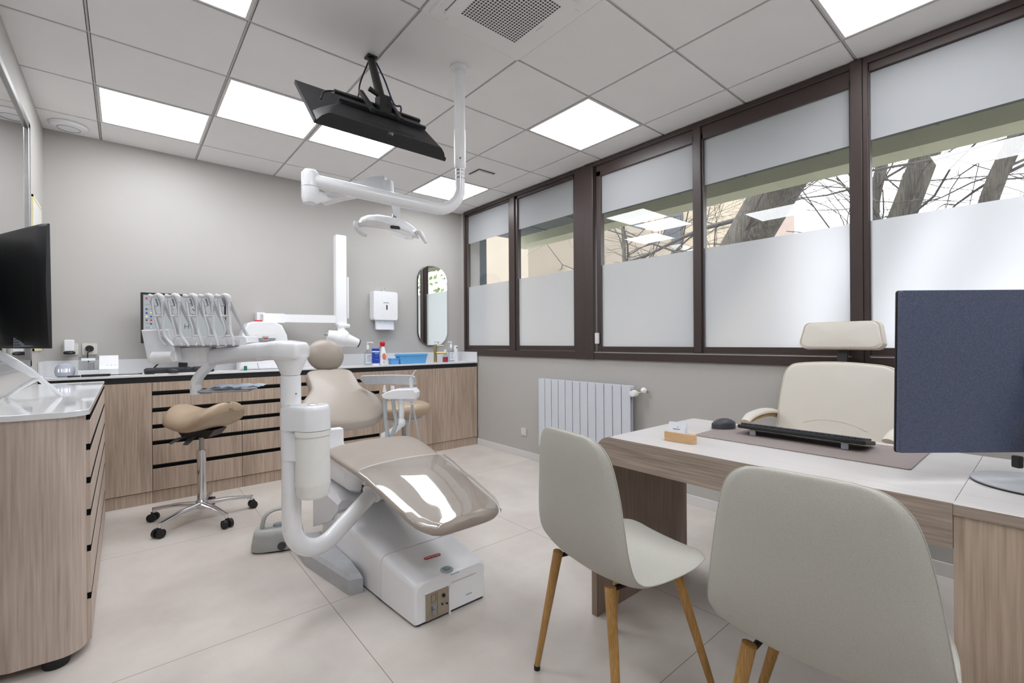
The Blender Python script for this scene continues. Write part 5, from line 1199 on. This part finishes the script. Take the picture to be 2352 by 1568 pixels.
# desk pad, card holder, mouse, keyboard
bm = nb(); a = [on(x, y, 2, DT+.002) for x, y in ((1592, 1000), (2110, 1084), (2152, 1044), (1665, 966))]
y_r, y_l = .285*.965, 1.02; bm = nb(); slab(bm, rrect(.36, .725, .012), (2.075, .6625, DT+.0022), (1, 0, 0), (0, 1, 0), .003, .001); t = solo('desk_pad', bm, 'mat', 'taupe leather-look desk pad under the keyboard and mouse', 'desk pad')
c = on(1560, 1012, 2, DT); t = thing('card_holder', 'small light wood business card holder with white cards on the desk', 'card holder', (c.x, c.y, DT))
a, b = on(1526, 1010, 2, DT+.001), on(1594, 1021, 2, DT+.001); d = (b-a); L_ = d.length; d.normalize(); s_ = V((0, 0, 1)).cross(d)
if s_.x < 0: s_ = -s_
m = Matrix((d, s_, V((0, 0, 1)))).transposed().to_4x4(); m.translation = a
bm = nb()
def hring(z, i=0): return [m @ V((x, y, z)) for x, y in [(i, i)]+[(L_-.012+.012*math.sin(R(q*30)), .012-.012*math.cos(R(q*30))+i) for q in range(4)]+[(L_-i, .026-i), (i, .026-i)]]
loft(bm, [hring(0), hring(.036)]); part('block', bm, 'cardw', t, sharp=40)
for q in range(3):
    bm = nb(); m2 = m @ Matrix.Translation(V((.026+.004*q, .010+.003*q, .042))) @ Matrix.Rotation(R(-14), 4, 'X'); cardo = rrect(.072, .044, .003); loft(bm, [[m2 @ V((x+.022, y_, z+.014)) for x, z in cardo] for y_ in (0, .0008)]); cd = solo('business_card', bm, 'paper', ['white business card at the front of the wooden holder', 'white business card in the middle of the stack in the wooden holder', 'white business card at the back of the wooden holder'][q], 'card', 'business cards in the holder')
    if q == 0:
        bm = nb(); 
        for x, z, w in ((0, .008, .030), (.004, .018, .004)): box(bm, .022+x-w/2, .022+x+w/2, -.0009, -.0001, z-.0012+.0, z+.0012, mat=m2)
        part('print', bm, 'ink', cd)
c = on(1662, 983, 2, DT+.004); mouse('computer_mouse', 'dark grey computer mouse on the taupe desk pad', (c.x, c.y, DT+.0042), (-.8, .6, 0), 1.02)
a, b = on(1700, 1000, 2, DT+.004), on(2000, 1040, 2, DT+.004)
k0, k1 = on(1692, 981, 2, DT+.032), on(2009, 1025, 2, DT+.032); d = (k1-k0); d.z = 0; wk = d.length; d.normalize(); n_ = V((0, 0, 1)).cross(d); n_ = n_ if n_.x > 0 else -n_
wk *= .945; c = k0+d*wk/2+n_*.072; c.z = DT; keyboard('keyboard', 'black computer keyboard on the taupe desk pad, raised on grey feet', (c.x, c.y, DT+.0042), -d, -n_, wk, .15, R(9), True)
# big monitor
t = thing('desk_monitor', 'large dark blue-grey monitor seen from behind on the desk return', 'monitor', (1.93, .06, DT))
dm = 1.33; TLm, BLm = at(2071, 666, dm), at(2067, 1041, dm-.01)
ex = at(3100, 668, dm+.0)-TLm; ex.z = 0; ex.normalize(); ey = (TLm-BLm); hm = ey.length; ey.normalize(); en = ex.cross(ey); wm = .95
if en.dot(fw) < 0: en = -en
def mp(u, v, w): return BLm+ex*(u*wm)+ey*(v*hm)+en*w
o_ = mp(.5, .5, .009)
bm = nb(); slab(bm, rrect(wm, hm, .008), o_, ex, ey, .016, .005); part('back_panel', bm, 'slate', t)
bm = nb(); slab(bm, rrect(wm+.002, hm+.002, .008), mp(.5, .5, .019), ex, ey, .006, .002); part('bezel', bm, 'black', t)
bm = nb(); slab(bm, rrect(wm-.02, hm-.02, .004), mp(.5, .5, .0225), ex, ey, .002, .0005); part('screen', bm, 'black', t)
bm = nb(); slab(bm, [(.12*math.cos(a), .12*math.sin(a)) for a in [2*math.pi*k/48 for k in range(48)]], mp(.5, .52, -.004), ex, ey, .016, .003); part('stand_mount', bm, 'slate', t)
dc = V((1.945, .035, DT)); 
bm = nb(); lathe(bm, [(0, .0005), (.137, .0005), (.137, .005), (0, .005)], dc, n=64); part('stand_base', bm, 'black', t)
bm = nb(); lathe(bm, [(0, .0052), (.137, .0052), (.1365, .0085), (0, .0085)], dc, n=64); part('base_top', bm, 'lgrey', t)
sc_ = mp(.5, .5, -.05); bm = nb(); tube(bm, [V((dc.x, dc.y, DT+.008)), V((dc.x, dc.y, .95)), mp(.5, .52, -.02)], .02, 14, sm=5); part('stand_pole', bm, 'dgrey', t)
a = at(2338, 1046, dm); bm = nb(); slab(bm, rrect(.016, .035, .003), at(2337, 1060, dm-.0), rr, uu, .02, .003); part('cable_clip', bm, 'black', t)

# ================================================================== VISITOR CHAIRS
def visitor_chair(loc, rz, label):
    t = thing('visitor_chair', label, 'chair', loc, R(rz), 'pale grey fabric visitor chairs')
    # profile (x forward, z) of the shell from the top of the back to the front of the seat, with half width
    PR = [(-.230, .905, .085), (-.232, .898, .122), (-.235, .878, .155), (-.238, .842, .178), (-.238, .78, .195), (-.234, .70, .209), (-.227, .62, .220), (-.213, .555, .228), (-.188, .500, .234), (-.145, .466, .234), (-.085, .452, .232), (0, .449, .228), (.09, .452, .221), (.16, .459, .208), (.205, .462, .186), (.228, .458, .155), (.240, .452, .115)]
    pts = smooth_path([V((a, b, c)) for a, b, c in PR], 3); rows_o, rows_i = [], []
    TH = .022; n = 14
    N = len(pts)
    def row(i, off):
        p = pts[i]; d = (pts[min(i+1, N-1)]-pts[max(i-1, 0)]); L = math.hypot(d.x, d.y) or 1; nx, nz = -d.y/L, d.x/L   # towards the sitter
        q = i/(N-1); out = []
        curl = .052*math.exp(-((q-.30)/.25)**2)+.016*math.exp(-((q-.72)/.25)**2)
        for k in range(-n, n+1):
            s = k/n; e = 1-max(0, abs(s)-.86)/.14
            c = curl*abs(s)**2.4; o_ = off*max(.06, math.sqrt(max(0, 1-(1-e)**2)))
            ed = 1
            if i < 3: ed = (.25, .7, .92)[i]
            if i > N-4: ed = (.92, .7, .25)[i-(N-3)]
            out.append(V((p.x+nx*(c+o_*ed), s*p.z, p.y+nz*(c+o_*ed))))
        return out
    ro = [row(i, -TH/2) for i in range(N)]; ri = [row(i, TH/2) for i in range(N)]
    bm = nb(); rings = [a+list(reversed(b)) for a, b in zip(ro, ri)]; loft(bm, rings); sh = part('shell', bm, 'fabric', t, local=True, sharp=65)
    mid = [row(i, .0) for i in range(N)]; loop = [r_[0]+V((0, -.0015, 0)) for r_ in mid]+mid[-1][1:-1]+[r_[-1]+V((0, .0015, 0)) for r_ in reversed(mid)]+list(reversed(mid[0][1:-1]))
    nl = [row(i, TH*.30) for i in range(N)]; loop = [r_[0] for r_ in nl]+nl[-1][1:-1]+[r_[-1] for r_ in reversed(nl)]+list(reversed(nl[0][1:-1])); loop.append(loop[0])
    bm = nb(); tube(bm, loop, .0020, 6); part('piping', bm, 'piping', sh, local=True, sharp=80)
    bm = nb(); 
    for s in (-1, 1): tube(bm, [(-.15, s*.13, .437), (.14, s*.12, .432)], .008, 8); tube(bm, [(-.06, -.13*s, .434), (-.06, .13*s, .434)], .008, 8)
    part('underframe', bm, 'rubber', t, local=True)
    for fx, fy, gx_, gy in ((-.16, .135, -.20, .215), (-.16, -.135, -.20, -.215), (.125, .125, .195, .25), (.125, -.125, .225, -.21)):
        a = V((fx, fy, .45)); b = V((gx_, gy, .012)); bm = nb(); tube(bm, [a, b], [.0175, .0105], 16); lg = part('leg', bm, 'legw', t, local=True)
        bm = nb(); tube(bm, [b+V((0, 0, .004)), V((gx_, gy, 0))+(b-a)*.0], [.0115, .0115], 12); part('foot_cap', bm, 'rubber', lg, local=True)
    return t
visitor_chair((1.297, .975, 0), -10.5, 'pale grey fabric visitor chair with wooden legs nearest the radiator, facing the desk')
visitor_chair((1.328, .362, 0), 3.5, 'pale grey fabric visitor chair in the bottom right foreground, its back to us')

# ================================================================== DOCTOR'S CHAIR
t = thing('office_chair', 'cream leather office chair with headrest and wooden armrests behind the desk', 'chair', (2.75, .785, 0))
star_base(t, 2.75, .785, .30, 10, .1)
bm = nb(); lathe(bm, [(.028, .1), (.028, .42), (0, .42)], (2.75, .785, 0)); part('gas_lift', bm, 'black', t)
fd = V((-1, .08, 0)).normalized(); sd = V((0, 0, 1)).cross(fd)     # facing the desk
oc = V((2.75, .785, 0))
bm = nb(); slab(bm, rrect(.50, .48, .08), oc+V((0, 0, .49))+fd*.02, sd, fd, .09, .03, 4, puff=.01); part('seat', bm, 'cream', t, sharp=60)
def bk_(y, z, x=.0): return oc-fd*(.20+x)+V((0, 0, z))+sd*y
tl = V((0, 0, 1))*math.cos(R(10))-fd*math.sin(R(10))
half = [(0, -.26), (.15, -.262), (.25, -.255), (.292, -.22), (.296, -.12), (.29, .02), (.28, .14), (.268, .205), (.245, .24), (.2, .258), (.08, .268), (0, .27)]
ol = [(p.x, p.y) for p in smooth_path([V((a, b, 0)) for a, b in half], 3)]; ol = ol+[(-x, y) for x, y in reversed(ol[1:-1])]
cb = bk_(0, .798)
bm = nb(); slab(bm, ol, cb, sd, tl, .075, .026, 5, puff=.006); bk1 = part('backrest', bm, 'cream', t, sharp=60)
bm = nb(); nrm = sd.cross(tl); nrm = nrm if nrm.dot(fd) > 0 else -nrm
tube(bm, [cb+sd*x*.985+tl*y*.985+nrm*.030 for x, y in ol+[ol[0]]], .0035, 6); part('piping', bm, 'creamp', bk1, sharp=80)
bm = nb(); tube(bm, [cb+sd*x+tl*y+nrm*.043 for x, y in ((-.15, -.08), (-.08, -.055), (0, -.05), (.08, -.06), (.15, -.085))], .0015, 6, sm=4); part('stitching', bm, 'creamp', bk1)
bm = nb(); slab(bm, [(x*1.02, y*1.01) for x, y in ol], cb-nrm*.045, sd, tl, .014, .004); part('wooden_shell', bm, 'legw', t)
bm = nb(); box(bm, -.025, .025, -.006, .006, -.08, .10, r=.003, mat=Matrix.Translation(cb+tl*.33-nrm*.02) @ Matrix((sd, nrm, tl)).transposed().to_4x4()); part('headrest_post', bm, 'black', t)
ol2 = [(x*1.0, y*1.0) for x, y in rrect(.385, .150, .035)]; ol2 = [(x*(1.04 if y < 0 else .96), y) for x, y in ol2]
ch_ = cb+tl*.415+nrm*.01
bm = nb(); slab(bm, ol2, ch_, sd, tl, .07, .026, 5, puff=.006); h_ = part('headrest', bm, 'cream', t, sharp=60)
bm = nb(); tube(bm, [ch_+sd*x*.975+tl*y*.95+nrm*.030 for x, y in ol2+[ol2[0]]], .003, 6); part('piping', bm, 'creamp', h_, sharp=80)
for s in (-1, 1):
    pth = [oc+fd*x+sd*s*(.315+dy)+V((0, 0, z)) for x, dy, z in ((-.24, -.02, .74), (-.16, .005, .768), (-.05, .012, .775), (.08, .008, .765), (.16, 0, .74))]
    bm = nb(); tube(bm, pth, [.022, .026, .028, .026, .02], 12, sm=5, flat=(1.15, .6)); ar = part('armrest', bm, 'cream', t, sharp=60)
    bm = nb(); tube(bm, [p-V((0, 0, .022)) for p in pth]+[oc+fd*.14+sd*s*.26+V((0, 0, .60)), oc+fd*.05+sd*s*.24+V((0, 0, .47))], .016, 10, sm=5, flat=(1.4, .6)); part('armrest_frame', bm, 'legw', ar, sharp=60)
